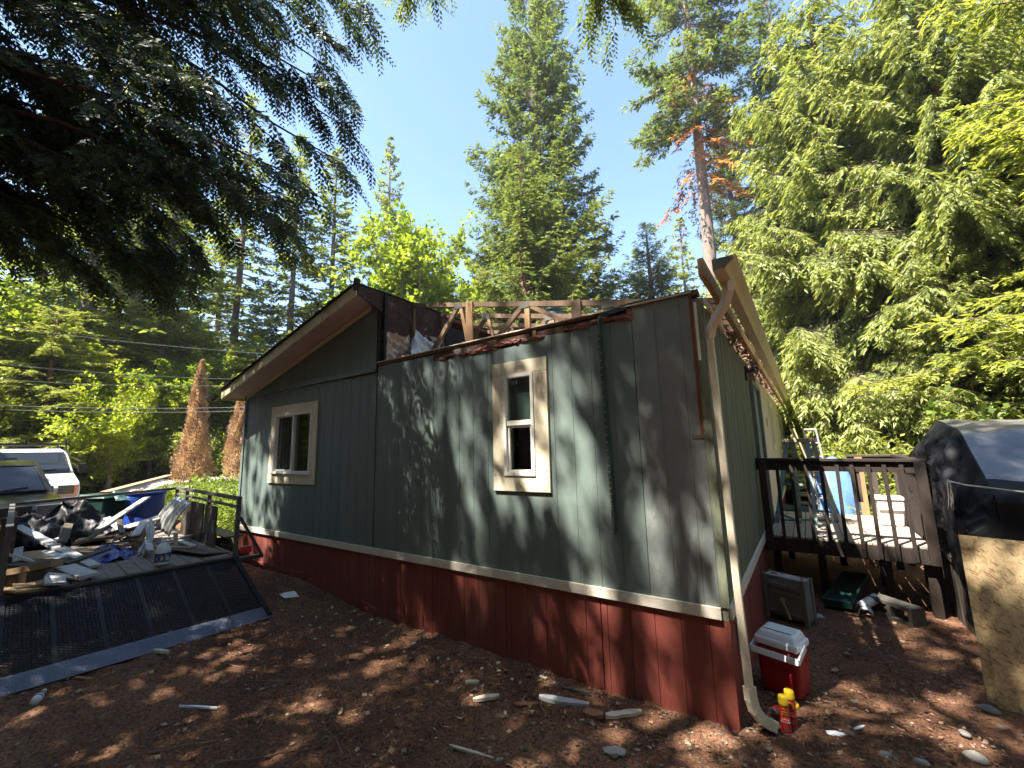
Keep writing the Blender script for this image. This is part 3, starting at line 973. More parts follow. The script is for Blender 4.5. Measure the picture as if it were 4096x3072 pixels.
for k in range(9):
    make_truss(.57 + .61 * k)
for xa, m in ((.115, 'pine'), (1.66, 'old_pine')):
    MB().box(xa - .055, xa + .055, .525, .547, 2.43, chord(xa) + .03).build('brace_board', m, home)
vp = MB().tube([(.57, 2.05, 2.38), (.57, 2.05, 3.36)], .125, 20).build('vent_pipe', 'pipe_blue', home, smooth=True)
MB().tube([(.57, 2.05, 3.30), (.57, 2.05, 3.365)], .132, 20).build('pipe_collar', 'pipe_blue', vp, smooth=True)
MB().bar((1.9, 1.0, 2.455), (2.75, .35, 2.46), .18, .02).build('green_plank', 'green_tray', home)

# eave on the long side: fascia plank, gutter, downspout
MB().bar((3.115, -.47, 2.44), (3.115, YB, 2.44), .04, .125, jit=.003).build('fascia_plank', 'raw_board', home)
gp = [(3.185, 2.478), (3.185, 2.398), (3.262, 2.398), (3.285, 2.425), (3.325, 2.452), (3.325, 2.475), (3.338, 2.478)]
gt = MB()
inner = [(x - .0, z) for x, z in gp]


def gut(y0, y1):
    for (a, c) in zip(gp[:-1], gp[1:]):
        gt.poly([(a[0], y0, a[1]), (c[0], y0, c[1]), (c[0], y1, c[1]), (a[0], y1, a[1])])


gut(-.44, 6.0)
gut(6.0, 12.0)
gut(12.0, 17.9)
gutter = gt.build('gutter', 'gutter', home, solid=.003)
MB().prism(gp, -.442, -.440, 'y').build('end_cap', 'safe_grey', gutter)
for k in range(8):
    MB().box(3.186, 3.33, .3 + k * 2.2, .325 + k * 2.2, 2.468, 2.473).build('gutter_strap', 'gutter', gutter)


def rect_tube(pts, w, h, side):
    """rectangular pipe along pts; side is the fixed cross direction"""
    b = MB()
    rings = []
    sd = Vector(side).normalized()
    pts = [Vector(p) for p in pts]
    for i, p in enumerate(pts):
        d = (pts[min(i + 1, len(pts) - 1)] - pts[max(i - 1, 0)]).normalized()
        nn = d.cross(sd).normalized()
        s2 = nn.cross(d).normalized()
        rings.append([p + s2 * (w / 2 * a) + nn * (h / 2 * c) for a, c in ((-1, -1), (1, -1), (1, 1), (-1, 1))])
    k = len(b.v)
    for r in rings:
        b.v += [tuple(q) for q in r]
    for i in range(len(rings) - 1):
        for j in range(4):
            j2 = (j + 1) % 4
            b.f.append((k + i * 4 + j, k + i * 4 + j2, k + (i + 1) * 4 + j2, k + (i + 1) * 4 + j))
    b.f.append((k, k + 1, k + 2, k + 3)[::-1])
    return b


sp_side = (.62, .78, 0)
dp = MB()
ds = rect_tube([(3.052, .03, 2.02), (3.062, .02, 1.2), (3.075, .0, .2), (3.09, -.02, -.50)], .050, .060, (1, 0, 0)).build('downspout', 'downspout', home, bevel=.006, seg=3)
rect_tube([(3.245, -.16, 2.40), (3.238, -.15, 2.33), (3.20, -.11, 2.24), (3.13, -.05, 2.165), (3.075, .0, 2.10), (3.052, .03, 2.03)], .052, .062, (.6, -.5, 0)).build('offset_elbow', 'downspout', ds, bevel=.005)
el = [(3.09, -.02, -.48), (3.093, -.017, -.56), (3.105, .0, -.63), (3.13, .035, -.69), (3.165, .08, -.735), (3.20, .125, -.765)]
rect_tube(el, .056, .068, (.78, -.62, 0)).build('kick_elbow', 'downspout', ds, bevel=.005)
for k in range(0, 9, 2):
    t = k / 8 * 4
    i = min(int(t), 3)
    p = Vector(el[i + 1 if i < 4 else 4]).lerp(Vector(el[min(i + 2, 5)]), t - i)
    q = p + (Vector(el[min(i + 2, 5)]) - Vector(el[i + 1])).normalized() * .006
    rect_tube([p, q], .058, .070, (.78, -.62, 0)).build('elbow_rib', 'downspout', ds)

# long wall facing +x
long_wall = MB().box(2.90, 2.985, .02, YB, 0.0, 2.38).build('long_wall', 'room_dark', home)
for k in range(3):
    a = .0 + 1.15 * k
    grooved(a + .002, a + 1.15, .001, 2.36, y=XR, axis='y', pitch=.1016, depth=.006, gw=.014).build('siding_panel', 'siding_side', long_wall)
dr = MB().box(2.99, 3.004, 3.49, 4.60, -.05, 2.05).build('door', 'pipe_blue', home)
MB().box(3.0, 3.05, 3.455, 3.50, -.05, 2.13).build('door_casing', 'safe_grey', dr, bevel=.004)
MB().box(3.0, 3.05, 4.60, 4.72, -.05, 2.13).build('door_casing', 'safe_grey', dr, bevel=.004)
MB().box(3.0, 3.049, 3.50, 4.60, 2.06, 2.13).build('door_casing', 'safe_grey', dr)
MB().lathe((3.03, 3.62, .95), [(.02, -.02), (.03, 0), (.02, .02)], 10).build('door_knob', 'brass', dr)
for k in range(11):
    a = 4.73 + 1.19 * k
    grooved(a, min(a + 1.19, YB), .001, 2.36, y=XR, axis='y', pitch=.1016, depth=.006, gw=.014).build('siding_panel', 'siding_far', long_wall)
for y0, y1, z0, z1 in ((7.30, 8.0, 1.05, 2.1), (10.2, 11.1, .9, 2.1), (12.6, 13.6, .9, 2.1), (14.7, 15.6, .9, 2.1)):
    w = MB().box(3.002, 3.006, y0 + .12, y1 - .12, z0 + .12, z1 - .12).build('window', 'car_glass', home)
    for q in ((y0, y1, z0, z0 + .12), (y0, y1, z1 - .12, z1), (y0, y0 + .12, z0 + .121, z1 - .121), (y1 - .12, y1, z0 + .121, z1 - .121)):
        MB().box(3.001, 3.030, *q).build('casing_board', 'trim', w)
npl = MB().box(3.001, 3.012, 6.2, 6.32, 1.52, 1.70).build('number_plate', 'fascia', home)
for k in range(3):
    MB().box(3.0125, 3.015, 6.22, 6.30, 1.54 + k * .052, 1.57 + k * .052).build('numeral', 'rot_wood', npl)
MB().box(XR, XR + .024, .03, 3.44, -.086, 0).build('band_board', 'band', home, bevel=.002)
MB().box(XR, XR + .024, 4.73, YB, -.086, 0).build('band_board', 'band', home)
for k in range(15):
    grooved(.02 + 1.2 * k, min(1.2 + 1.2 * k, YB), -.95, -.087, y=XR - .006, axis='y', off=.06, pitch=.2, depth=.006).build('skirting_panel', 'skirt', home)
MB().hexa([(3.0, .30, -.42), (3.008, .30, -.42), (3.008, .44, -.42), (3.0, .44, -.42), (3.0, .30, -.14), (3.008, .30, -.14), (3.008, .44, -.14), (3.0, .44, -.14)]).build('vent_grille', 'tin', home)
MB().tube([(3.0, .18, -.13), (3.06, .18, -.13), (3.075, .18, -.17)], .014, 8).build('hose_tap', 'brass', home)
# porch lamp: black box arm and bare bulb
pl = MB().box(3.0, 3.03, 3.02, 3.14, 2.06, 2.26).build('porch_lamp', 'black_metal', home, bevel=.004)
MB().box(3.031, 3.17, 3.03, 3.13, 2.17, 2.24).build('lamp_arm', 'black_metal', pl, bevel=.006)
MB().lathe((3.12, 3.08, 2.03), [(.012, -.055), (.04, -.035), (.052, 0), (.045, .04), (.022, .085), (.02, .138)], 14).build('bulb', 'bulb_glass', pl, smooth=True)
# debris clinging along the eave
dv = MB()
for k in range(420):
    y = abs(rnd.gauss(0, 1)) * 4.2 + 1.2
    p = Vector((3.015 + rnd.uniform(0, .08), y, 2.385 + rnd.uniform(-.06, .05)))
    q = p + Vector((rnd.uniform(-.04, .05), rnd.uniform(-.12, .12), rnd.uniform(-.06, .03)))
    dv.bar(p, q, rnd.uniform(.008, .03), rnd.uniform(.004, .012), jit=.003)
stuff(dv.build('eave_debris', 'stick', home))
MB().bar((3.02, .18, 2.385), (3.02, 1.15, 2.36), .022, .07, jit=.006).build('eave_block', 'trim', home)
for k in range(14):
    y = .57 + .61 * k
    MB().bar((2.98, y, 2.45), (3.10, y, 2.43), .04, .06).build('rafter_tail', 'old_pine', home)
# remaining shell: far end, left wall, top of long wall
MB().box(XL, XR, YB + .01, YB + .1, -.9, 2.4).build('far_wall', 'siding', home)
MB().box(XL - .012, XL + .0, .02, YB, -.9, 2.23).build('left_wall', 'siding', home)
# twin floodlight on the eave corner
fl = MB().bar((-5.0, -.37, 2.26), (-5.05, -.42, 2.24), .03, .03).build('floodlight', 'black_metal', home)
for d in (0, .085):
    MB().bar((-5.09 + d * .4, -.36 - d, 2.27), (-5.15 + d * .4, -.44 - d, 2.19), .07, .075).build('lamp_head', 'black_metal', fl, bevel=.006)

# hanging ratchet strap
st = MB()
path = [(2.95, .25, 2.45), (2.60, .06, 2.455), (2.42, -.012, 2.425), (2.30, -.016, 2.405), (2.205, -.03, 2.385)]
hang = [(2.175, -.05, 2.375), (2.163, -.055, 2.33), (2.160, -.050, 2.20), (2.165, -.042, 1.8), (2.170, -.036, 1.4), (2.178, -.033, 1.0), (2.188, -.034, .72), (2.190, -.035, .58), (2.186, -.037, .50), (2.176, -.040, .45)]
root = thing('ratchet_strap', 'long dark green webbing strap hanging down the green end wall', 'strap', (2.18, -.04, .45))
b = MB()
for i, p in enumerate(path):
    pass
b.grid(lambda u, v: (lambda P: (P[0], P[1] - .004, P[2] + (.5 - v) * .045))(Vector(path[min(int(u * 4), 3)]).lerp(Vector(path[min(int(u * 4) + 1, 4)]), u * 4 - min(int(u * 4), 3))), 16, 1)
b.build('webbing', 'strap', root, solid=.003)
b = MB()


def hp(u):
    t = u * (len(hang) - 1)
    i = min(int(t), len(hang) - 2)
    return Vector(hang[i]).lerp(Vector(hang[i + 1]), t - i)


b.grid(lambda u, v: (hp(u).x + (v - .5) * .048, hp(u).y + .006 * math.sin(u * 40 + v * 2), hp(u).z), 60, 1)
b.build('webbing', 'strap', root, solid=.003)
b = MB()
for k in range(52):
    p = hp(.03 + k / 54)
    b.box(p.x - .022, p.x - .004, p.y - .0055, p.y - .003, p.z - .006, p.z + .006)
stuff(b.build('stitching', 'strap_pale', root))

# ------------------------------------------------------------------ trees and plants
def nrmz(a):
    return a / np.maximum(np.linalg.norm(a, axis=-1, keepdims=True), 1e-9)


UPV = np.array([0., 0., 1.])


def leaf_faces(base, d, nrm, L, W, fold=.18):
    """diamond-shaped leaf or needle spray: base point, direction, normal, length, width"""
    d = nrmz(d)
    sd = nrmz(np.cross(d, nrm))
    up = np.cross(sd, d)
    L = np.asarray(L)[:, None]
    W = np.asarray(W)[:, None]
    mid = base + d * L * .42
    V = np.stack([base, mid + sd * W * .5 + up * W * fold, base + d * L, mid - sd * W * .5 + up * W * fold], 1).reshape(-1, 3)
    Q = np.arange(len(V)).reshape(-1, 4)
    return V, Q


def tubes_np(P0, P1, r0, r1, n=3):
    """many thin straight tapered sticks in one go"""
    d = nrmz(P1 - P0)
    e1 = nrmz(np.cross(d, np.array([.31, .17, .93])))
    e2 = np.cross(d, e1)
    rings = []
    for P, r in ((P0, r0), (P1, r1)):
        for k in range(n):
            a = 2 * math.pi * k / n
            rings.append(P + (e1 * math.cos(a) + e2 * math.sin(a)) * np.asarray(r)[:, None])
    V = np.stack(rings, 1)
    m = len(P0)
    b = (np.arange(m) * 2 * n)[:, None]
    Q = np.stack([np.concatenate([b + k, b + (k + 1) % n, b + n + (k + 1) % n, b + n + k], 1) for k in range(n)], 1).reshape(-1, 4)
    return V.reshape(-1, 3), Q


def join(parts):
    Vs, Qs, o = [], [], 0
    for V, Q in parts:
        Vs.append(V)
        Qs.append(Q + o)
        o += len(V)
    return np.concatenate(Vs), np.concatenate(Qs)


def conifer(seed, H, hb, R, den=9.0, e_lo=-.35, e_hi=.75, sag=-.10, lift=.10, tw=9.0, tlen=.34, tdroop=-.15, leafL=.17, leafW=.055,
            lsp=.07, ldroop=0.0, shape=.8, gap=.0, tint0=.5, minl=.03):
    r = np.random.default_rng(seed)
    nb = int((H - hb) * den)
    t = np.sort(r.random(nb)) ** 1.05
    z0 = hb + (H - hb) * t
    L = R * ((1 - t) ** shape * (.62 + .38 * np.clip(t / .14, 0, 1)) + minl) * r.uniform(.55, 1.12, nb)
    az = r.uniform(0, 2 * np.pi, nb)
    if gap > 0:                                   # thin places where limbs are missing
        keep = (np.sin(az * 2 + z0 * .9 + seed) + .6 * np.sin(z0 * 2.3 + az) > -1.6 + gap * 1.5)
        z0, L, az, t = z0[keep], L[keep], az[keep], t[keep]
        nb = len(t)
    e0 = e_lo + (e_hi - e_lo) * t + r.normal(0, .10, nb)
    b = np.stack([np.cos(az), np.sin(az), 0 * az], 1)
    sdv = np.stack([-np.sin(az), np.cos(az), 0 * az], 1)
    lean = r.normal(0, .12, nb)

    def pos(i, s):
        h = L[i] * s
        zz = z0[i] + L[i] * (np.tan(e0[i]) * s * .9 + sag * s * s * 1.6 + lift * s ** 4)
        return b[i] * h[:, None] + sdv[i] * (lean[i] * h * s)[:, None] + UPV * zz[:, None]
    # limbs as short chains of sticks
    sticks = []
    idx = np.arange(nb)
    for s0, s1 in ((0, .35), (.35, .7), (.7, .97)):
        rr = np.clip(.012 * L + .006, .006, .07)
        sticks.append(tubes_np(pos(idx, np.full(nb, s0)), pos(idx, np.full(nb, s1)), rr * (1.05 - s0), rr * (1.05 - s1)))
    ntw = np.maximum(5, (L * tw).astype(int))
    ti = np.repeat(idx, ntw)
    s = r.uniform(.10, 1.0, len(ti)) ** .75
    P = pos(ti, s)
    sgn = np.where(r.random(len(ti)) < .5, -1., 1.)
    al = r.uniform(.45, 1.15, len(ti))
    tl = np.clip(L[ti] * tlen * (1.08 - s) ** .7 * r.uniform(.6, 1.2, len(ti)), .14, 1.25)
    td = nrmz(b[ti] * np.cos(al)[:, None] + sdv[ti] * (sgn * np.sin(al))[:, None] + UPV * (np.tan(e0[ti]) * .35 + tdroop + r.normal(0, .14, len(ti)))[:, None])
    big = tl > .35
    sticks.append(tubes_np(P[big], (P + td * tl[:, None] * .8)[big], np.full(big.sum(), .006), np.full(big.sum(), .003)))
    nl = np.maximum(3, (tl / lsp).astype(int))
    li = np.repeat(np.arange(len(ti)), nl)
    u = r.random(len(li))
    q = P[li] + td[li] * (tl[li] * u)[:, None] + UPV * (tdroop * .8 * tl[li] * u * u)[:, None]
    sl = np.where(r.random(len(li)) < .5, -1., 1.)
    side = nrmz(np.cross(td[li], UPV + r.normal(0, .2, (len(li), 3))))
    dd = td[li] * .75 + side * (sl * r.uniform(.25, .95, len(li)))[:, None] + UPV * (ldroop + r.normal(0, .22, len(li)))[:, None]
    nn = UPV + r.normal(0, .45, (len(li), 3))
    lw = r.uniform(.7, 1.25, len(li))
    V, Q = leaf_faces(q, dd, nn, leafL * lw, leafW * lw)
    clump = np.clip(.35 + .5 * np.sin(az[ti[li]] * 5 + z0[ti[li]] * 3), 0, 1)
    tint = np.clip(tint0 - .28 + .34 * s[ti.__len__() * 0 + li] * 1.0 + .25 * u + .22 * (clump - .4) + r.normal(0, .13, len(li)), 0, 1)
    return V, Q, tint, join(sticks)


def trunk_mesh(H, r0, seed, lean=(0, 0), top=.03, n=12, rings=22):
    r = np.random.default_rng(seed)
    zz = np.linspace(-.6, H, rings)
    rad = r0 * (1 - np.clip(zz / H, 0, 1)) ** .8 * (1 + .35 * np.exp(-np.maximum(zz, 0) / .5)) + top
    a = np.linspace(0, 2 * np.pi, n, endpoint=False)
    wob = 1 + .06 * r.normal(size=(rings, n))
    cx = lean[0] * np.maximum(zz, 0) + .03 * r0 * np.cumsum(r.normal(size=rings))
    cy = lean[1] * np.maximum(zz, 0) + .03 * r0 * np.cumsum(r.normal(size=rings))
    V = np.stack([cx[:, None] + rad[:, None] * wob * np.cos(a), cy[:, None] + rad[:, None] * wob * np.sin(a), np.repeat(zz[:, None], n, 1)], -1).reshape(-1, 3)
    i = np.arange(rings - 1)[:, None] * n
    k = np.arange(n)[None, :]
    Q = np.stack([i + k, i + (k + 1) % n, i + n + (k + 1) % n, i + n + k], -1).reshape(-1, 4)
    return V, Q


PROTO = {}


def proto_conifer(key, name, leaf, bark, r0, seed, H, hb, R, **kw):
    root = bpy.data.objects.new(name, None)
    COL.objects.link(root)
    ORG[root.name] = Vector((0, 0, 0))
    V, Q, tint, st = conifer(seed, H, hb, R, **kw)
    t = np_mesh('trunk', *trunk_mesh(H * .985, r0, seed), 'bark_red' if key in ('cedar', 'hemlock') else bark, parent=root)
    t.data.polygons.foreach_set('use_smooth', [True] * len(t.data.polygons))
    np_mesh('limbs', *st, bark, parent=root)
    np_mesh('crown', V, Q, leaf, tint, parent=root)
    PROTO[key] = [root, False, H]
    return root


def plant(key, x, y, label, cat='tree', scale=1.0, rz=None, group=None, H=None, wide=1.0, leaf=None):
    root, used, h0 = PROTO[key]
    o = copy_tree(root) if used else root
    PROTO[key][1] = True
    k = scale if H is None else H / h0
    o.location = (x, y, gz(x, y) - .05)
    o.scale = (k * wide, k * wide, k)
    o.rotation_euler = (0, 0, rnd.uniform(0, 6.28) if rz is None else rz)
    tag(o, label, cat, group)
    return o


proto_conifer('fir', 'fir_tree', 'fir_leaf', 'bark', .28, 21, 24, 2.0, 4.0, den=13, e_lo=-.40, e_hi=.55, tw=11, leafL=.26, leafW=.125, lsp=.085, gap=.15, lift=.22, tdroop=-.2)
proto_conifer('fir_thin', 'fir_tree', 'fir_leaf', 'bark', .22, 22, 24, 4.5, 3.4, den=12, e_lo=-.40, e_hi=.5, tw=9, leafL=.27, leafW=.125, lsp=.095, gap=.4, lift=.15, tdroop=-.2)
proto_conifer('spruce', 'spruce_tree', 'spruce_leaf', 'bark_red', .36, 23, 17, .8, 5.0, den=19, e_lo=-.25, e_hi=.80, tw=14, leafL=.20, leafW=.066, lsp=.040, tdroop=-.34, lift=.36, gap=.15, shape=.80)
proto_conifer('big_fir', 'fir_tree', 'spruce_leaf', 'bark', .5, 24, 36, 4.0, 5.6, den=13, e_lo=-.25, e_hi=.85, tw=11, leafL=.28, leafW=.085, lsp=.062, gap=.22, lift=.32, shape=.68, tint0=.36, tdroop=-.25)
proto_conifer('cedar', 'cedar_tree', 'cedar_leaf', 'bark_dark', .30, 25, 18, .3, 5.2, den=20, e_lo=-.25, e_hi=.65, tw=15, tlen=.38, tdroop=-.72, ldroop=-.55, leafL=.20, leafW=.048, lsp=.032, sag=-.18, lift=.16, gap=.05, shape=.55)
proto_conifer('hemlock', 'hemlock_tree', 'hemlock_leaf', 'bark_dark', .20, 26, 15, .8, 5.2, den=17, e_lo=-.15, e_hi=.5, tw=15, tlen=.30, tdroop=-.28, ldroop=-.14, leafL=.15, leafW=.048, lsp=.036, sag=-.12, lift=.03, gap=.2, shape=.5)
proto_conifer('bare_fir', 'fir_tree', 'spruce_leaf', 'bark_grey', .38, 27, 40, 20.0, 4.5, den=10, e_lo=-.45, e_hi=.6, tw=11, leafL=.28, leafW=.09, lsp=.075, gap=.75, lift=.2, shape=.5, tint0=.42)


proto_conifer('shade_fir', 'fir_tree', 'fir_leaf', 'bark', .26, 28, 22, 7.5, 3.9, den=5.8, e_lo=-.2, e_hi=.55, tw=8.5, leafL=.20, leafW=.085, lsp=.09, gap=.3, lift=.1, shape=.5)


def broadleaf(seed, H, R, hb, nl=26, leaves=14000, leafL=.11, leafW=.075, spread=.5, stems=1):
    """limbs from a short trunk (or many stems) to points through the crown, leaves strung along their twigs"""
    r = np.random.default_rng(seed)
    P0, P1, R0, R1, tips, tdir = [], [], [], [], [], []
    for k in range(nl):
        az = r.uniform(0, 2 * np.pi)
        u = (k + .5) / nl
        zt = hb + (H - hb) * (.25 + .75 * u)
        rr = R * math.sqrt(max(.05, 1 - ((zt - hb) / (H - hb) * 1.7 - .75) ** 2 * .8)) * r.uniform(.35, 1.0)
        tip = np.array([rr * math.cos(az), rr * math.sin(az), zt])
        base = np.array([0, 0, hb * r.uniform(.5, 1.0) + (zt - hb) * spread * r.uniform(.2, .8)]) if stems == 1 else np.array([r.normal(0, .12 * R), r.normal(0, .12 * R), 0])
        mid = base * .5 + tip * .5 + np.array([0, 0, .10 * H]) * r.uniform(-.3, 1) + r.normal(0, .05 * R, 3)
        pts = [base, base * .56 + mid * .5 - .06 * base, mid, mid * .5 + tip * .5 + r.normal(0, .05 * R, 3), tip]
        rad = np.linspace(.022, .004, 5) * H / 4.5
        for a in range(4):
            P0.append(pts[a]), P1.append(pts[a + 1]), R0.append(rad[a]), R1.append(rad[a + 1])
        for a in range(1, 5):
            for _ in range(5):
                s = r.random()
                q = pts[a - 1] * (1 - s) + pts[a] * s
                d = nrmz(r.normal(0, 1, 3) + nrmz(tip - base) * .7 + UPV * .25)
                ln = R * r.uniform(.14, .34)
                P0.append(q), P1.append(q + d * ln), R0.append(rad[a] * .45), R1.append(.003)
                tips.append((q, q + d * ln))
    tips = np.array(tips)
    i = r.integers(0, len(tips), leaves)
    s = r.random(leaves) ** .7
    q = tips[i, 0] * (1 - s)[:, None] + tips[i, 1] * s[:, None] + r.normal(0, .045 * R * .5 + .02, (leaves, 3))
    q[:, 2] = np.maximum(q[:, 2], .03)
    d = r.normal(0, 1, (leaves, 3)) + nrmz(tips[i, 1] - tips[i, 0]) * .8 - UPV * .25
    nn = UPV * 1.1 + r.normal(0, .55, (leaves, 3))
    w = r.uniform(.7, 1.3, leaves)
    V, Q = leaf_faces(q, d, nn, leafL * w, leafW * w, .12)
    tint = np.clip(.45 + .25 * np.sin(i * 1.7) + r.normal(0, .18, leaves), 0, 1)
    st = tubes_np(np.array(P0), np.array(P1), np.array(R0), np.array(R1), 4)
    return V, Q, tint, st


def proto_broad(key, name, leaf, bark, r0, seed, H, R, hb, **kw):
    root = bpy.data.objects.new(name, None)
    COL.objects.link(root)
    ORG[root.name] = Vector((0, 0, 0))
    V, Q, tint, st = broadleaf(seed, H, R, hb, **kw)
    if r0 > 0:
        t = np_mesh('trunk', *trunk_mesh(H * .8, r0, seed, top=.012), bark, parent=root)
        t.data.polygons.foreach_set('use_smooth', [True] * len(t.data.polygons))
    np_mesh('limbs' if r0 > 0 else 'stems', *st, bark, parent=root)
    np_mesh('crown' if r0 > 0 else 'foliage', V, Q, leaf, tint, parent=root)
    PROTO[key] = [root, False, H]
    return root


proto_broad('maple', 'maple_tree', 'maple_leaf', 'bark_grey', .16, 31, 13, 4.2, 3.0, nl=60, leaves=34000, leafL=.24, leafW=.17)
proto_broad('cherry', 'cherry_tree', 'cherry_leaf', 'bark_grey', .085, 32, 4.6, 2.1, .9, nl=34, leaves=15000, leafL=.12, leafW=.065)
proto_broad('shrub', 'shrub', 'shrub_leaf', 'stick', 0, 33, 1.8, 1.4, .2, nl=26, leaves=6500, leafL=.11, leafW=.065, stems=2)
proto_broad('fern_shrub', 'shrub', 'hemlock_leaf', 'stick', 0, 34, 1.6, 1.6, .15, nl=30, leaves=8000, leafL=.13, leafW=.05, stems=2)
proto_broad('dark_shrub', 'shrub', 'shrub_leaf', 'stick', 0, 35, 1.1, 1.2, .1, nl=22, leaves=6000, leafL=.075, leafW=.045, stems=2)


# dead arborvitae: dense upright brown columns
def proto_column(seed):
    r = np.random.default_rng(seed)
    root = bpy.data.objects.new('arborvitae', None)
    COL.objects.link(root)
    ORG[root.name] = Vector((0, 0, 0))
    H, n = 3.6, 15000
    t = r.random(n) ** .85
    az = r.uniform(0, 2 * np.pi, n)
    rad = .66 * (1 - t) ** .85 * (.72 + .28 * np.minimum(1, t / .08)) * (1 + .20 * np.sin(az * 2 + t * 7) + .16 * np.sin(az * 5 - t * 19) + .12 * np.sin(az * 9 + t * 41)) * np.sqrt(r.uniform(.35, 1.05, n))
    q = np.stack([rad * np.cos(az), rad * np.sin(az), .06 + t * H], 1)
    d = np.stack([np.cos(az) * .75, np.sin(az) * .75, np.full(n, .75)], 1) + r.normal(0, .35, (n, 3))
    V, Q = leaf_faces(q, d, r.normal(0, 1, (n, 3)), r.uniform(.05, .12, n), r.uniform(.02, .045, n))
    np_mesh('trunk', *trunk_mesh(H * .9, .05, seed, top=.01), 'stick', parent=root)
    np_mesh('crown', V, Q, 'dead_leaf', np.clip(.5 + .3 * np.sin(t * 31 + az * 2) + r.normal(0, .2, n), 0, 1), parent=root)
    PROTO['arb'] = [root, False, H]


proto_column(41)

# --- behind the home
plant('spruce', -6.7, 12.7, 'tall bright green spruce with reddish trunk rising behind the stripped roof', H=17.0, rz=.4)
plant('big_fir', -9.2, 18.6, 'very tall olive-brown fir standing behind the bright green spruce', H=39, rz=1.0)
plant('maple', -15.2, 13.4, 'light yellow-green maple behind the ridge of the roof', H=15.5, rz=.2)
plant('maple', -11.2, 15.5, 'smaller yellow-green maple tucked against the tall spruce', H=12.5, rz=2.2, wide=.85)
plant('fir', -24.5, 18.8, 'slim dark pointed fir alone against the sky left of the maple', H=29, rz=.8, wide=.75)
plant('fir', -21.8, 12.0, 'full fir with drooping sunlit boughs beyond the roof peak', H=22.5, rz=2.0)
plant('fir', -19.9, 8.4, 'fir with pale grey trunk beyond the eave corner', H=20.5, rz=3.3, wide=.95)
plant('fir_thin', -10.2, 30.5, 'thin blue-dark fir seen low beside the big spruce', H=24, rz=.3, wide=1.1)
plant('fir_thin', -7.4, 33.0, 'second thin blue-dark fir low beside the big spruce', H=19, rz=1.3, wide=1.1)
plant('spruce', -4.2, 25.6, 'bushy green spruce beyond the right end of the trusses', H=17.5, rz=2.5)
bf = plant('bare_fir', .3, 21.0, 'tall fir with long bare grey trunk and orange dead boughs behind the gutter', H=40, rz=1.1)
dV, dQ, dT, dS = conifer(77, 24.5, 16.8, 2.1, den=8.0, e_lo=-.9, e_hi=-.45, tw=11, leafL=.24, leafW=.08, lsp=.12, gap=.3, tdroop=-.3, minl=.3, shape=.3)
np_mesh('dead_boughs', dV, dQ, 'dead_bough', dT, parent=bf)
# --- right-hand edge of the clearing
plant('big_fir', 4.6, 26.5, 'tall dark fir behind the big cedar', H=33, rz=2.0, wide=.9)
plant('big_fir', .9, 31.0, 'distant tall fir behind the bare-trunked fir', H=30, rz=3.0, wide=.8)
plant('cedar', 5.6, 15.6, 'broad cedar with drooping pale fronds beyond the deck', H=19.5, rz=.6, wide=1.08)
plant('cedar', 9.6, 19.6, 'cedar with drooping fronds behind the hemlock', H=21, rz=2.4, wide=1.1)
plant('cedar', 4.2, 24.0, 'cedar standing beyond the far end of the home', H=15, rz=4.0)
plant('cedar', 7.9, 13.0, 'dense drooping cedar standing behind the tarped pile', H=17.5, rz=1.0)
plant('hemlock', 10.6, 10.6, 'feathery yellow-green hemlock with reddish trunk beside the tarped pile', H=16, rz=2.8, wide=1.05)
plant('cedar', 6.9, 10.6, 'young drooping cedar low behind the deck railing', H=6.5, rz=.8, wide=1.3)
plant('cedar', 9.2, 7.9, 'young drooping cedar over the blue tarp', H=5.5, rz=2.8, wide=1.3)
plant('hemlock', 5.6, 20.6, 'hemlock between the two drooping cedars', H=13.5, rz=5.0)
plant('fir', 12.5, 22.5, 'fir behind the hemlocks at the edge of the wood', H=26, rz=3.6)
plant('fir', 16.5, 17.5, 'fir in the wood past the hemlocks', H=23, rz=1.6)
FOREST_R = [(7.5, 29), (13, 30), (-4, 36), (18, 26), (3, 38), (22, 21), (-15, 32), (-20, 27)]
for i, (x, y) in enumerate(FOREST_R):
    plant('fir' if i % 2 else 'fir_thin', x, y, 'fir in the back rows of the wood behind the home', H=rnd.uniform(20, 27), group='firs behind the home', wide=1.15)
# --- forest on the left
LEFT = [(-22.1, 3.3, 'fir_thin', 22, 'fir with straight brown trunk standing behind the two dead arborvitae'),
        (-23.7, 7.1, 'fir_thin', 24, 'fir with grey trunk rising beside the dead arborvitae at the eave')]
for x, y, k, h, lb in LEFT:
    plant(k, x, y, lb, H=h, wide=1.05)
FOREST_L = [(-29, 3.6), (-22.5, .6), (-27, -.4), (-33, 6.5), (-38, 3.2), (-36, 10.6), (-46, 7), (-25, 24), (-50, 3)]
for i, (x, y) in enumerate(FOREST_L):
    plant(('fir_thin', 'fir')[i % 3 == 0], x, y, 'tall slender fir in the wood across the lane', H=rnd.uniform(17, 25), group='firs across the lane', wide=1.15)
for i, (x, y, h) in enumerate(((-19.5, -.6, 7.5), (-21.0, 2.2, 6.0), (-19.2, 5.6, 6.5), (-26.2, 2.6, 8), (-23, 10.5, 7), (-29, 7, 9), (-31, 0, 10), (-33, 3.5, 10), (-30, 11, 10))):
    plant('hemlock', x, y, 'young pale green hemlock under the tall firs across the lane', H=h, group='young hemlocks across the lane', wide=1.25)
for x, y, h in ((-19.3, 2.6, 5.0), (-19.8, 4.6, 6.0), (-21.0, 9.2, 7.5), (-22.5, 12.5, 9.0), (-20.6, .6, 6.0)):
    plant('maple', x, y, 'leafy sapling at the sunny edge of the wood across the lane', H=h, group='saplings across the lane', wide=1.1)
plant('cherry', -17.6, 1.0, 'small bright yellow-green leafy tree beside the white van', H=4.4, rz=.5)
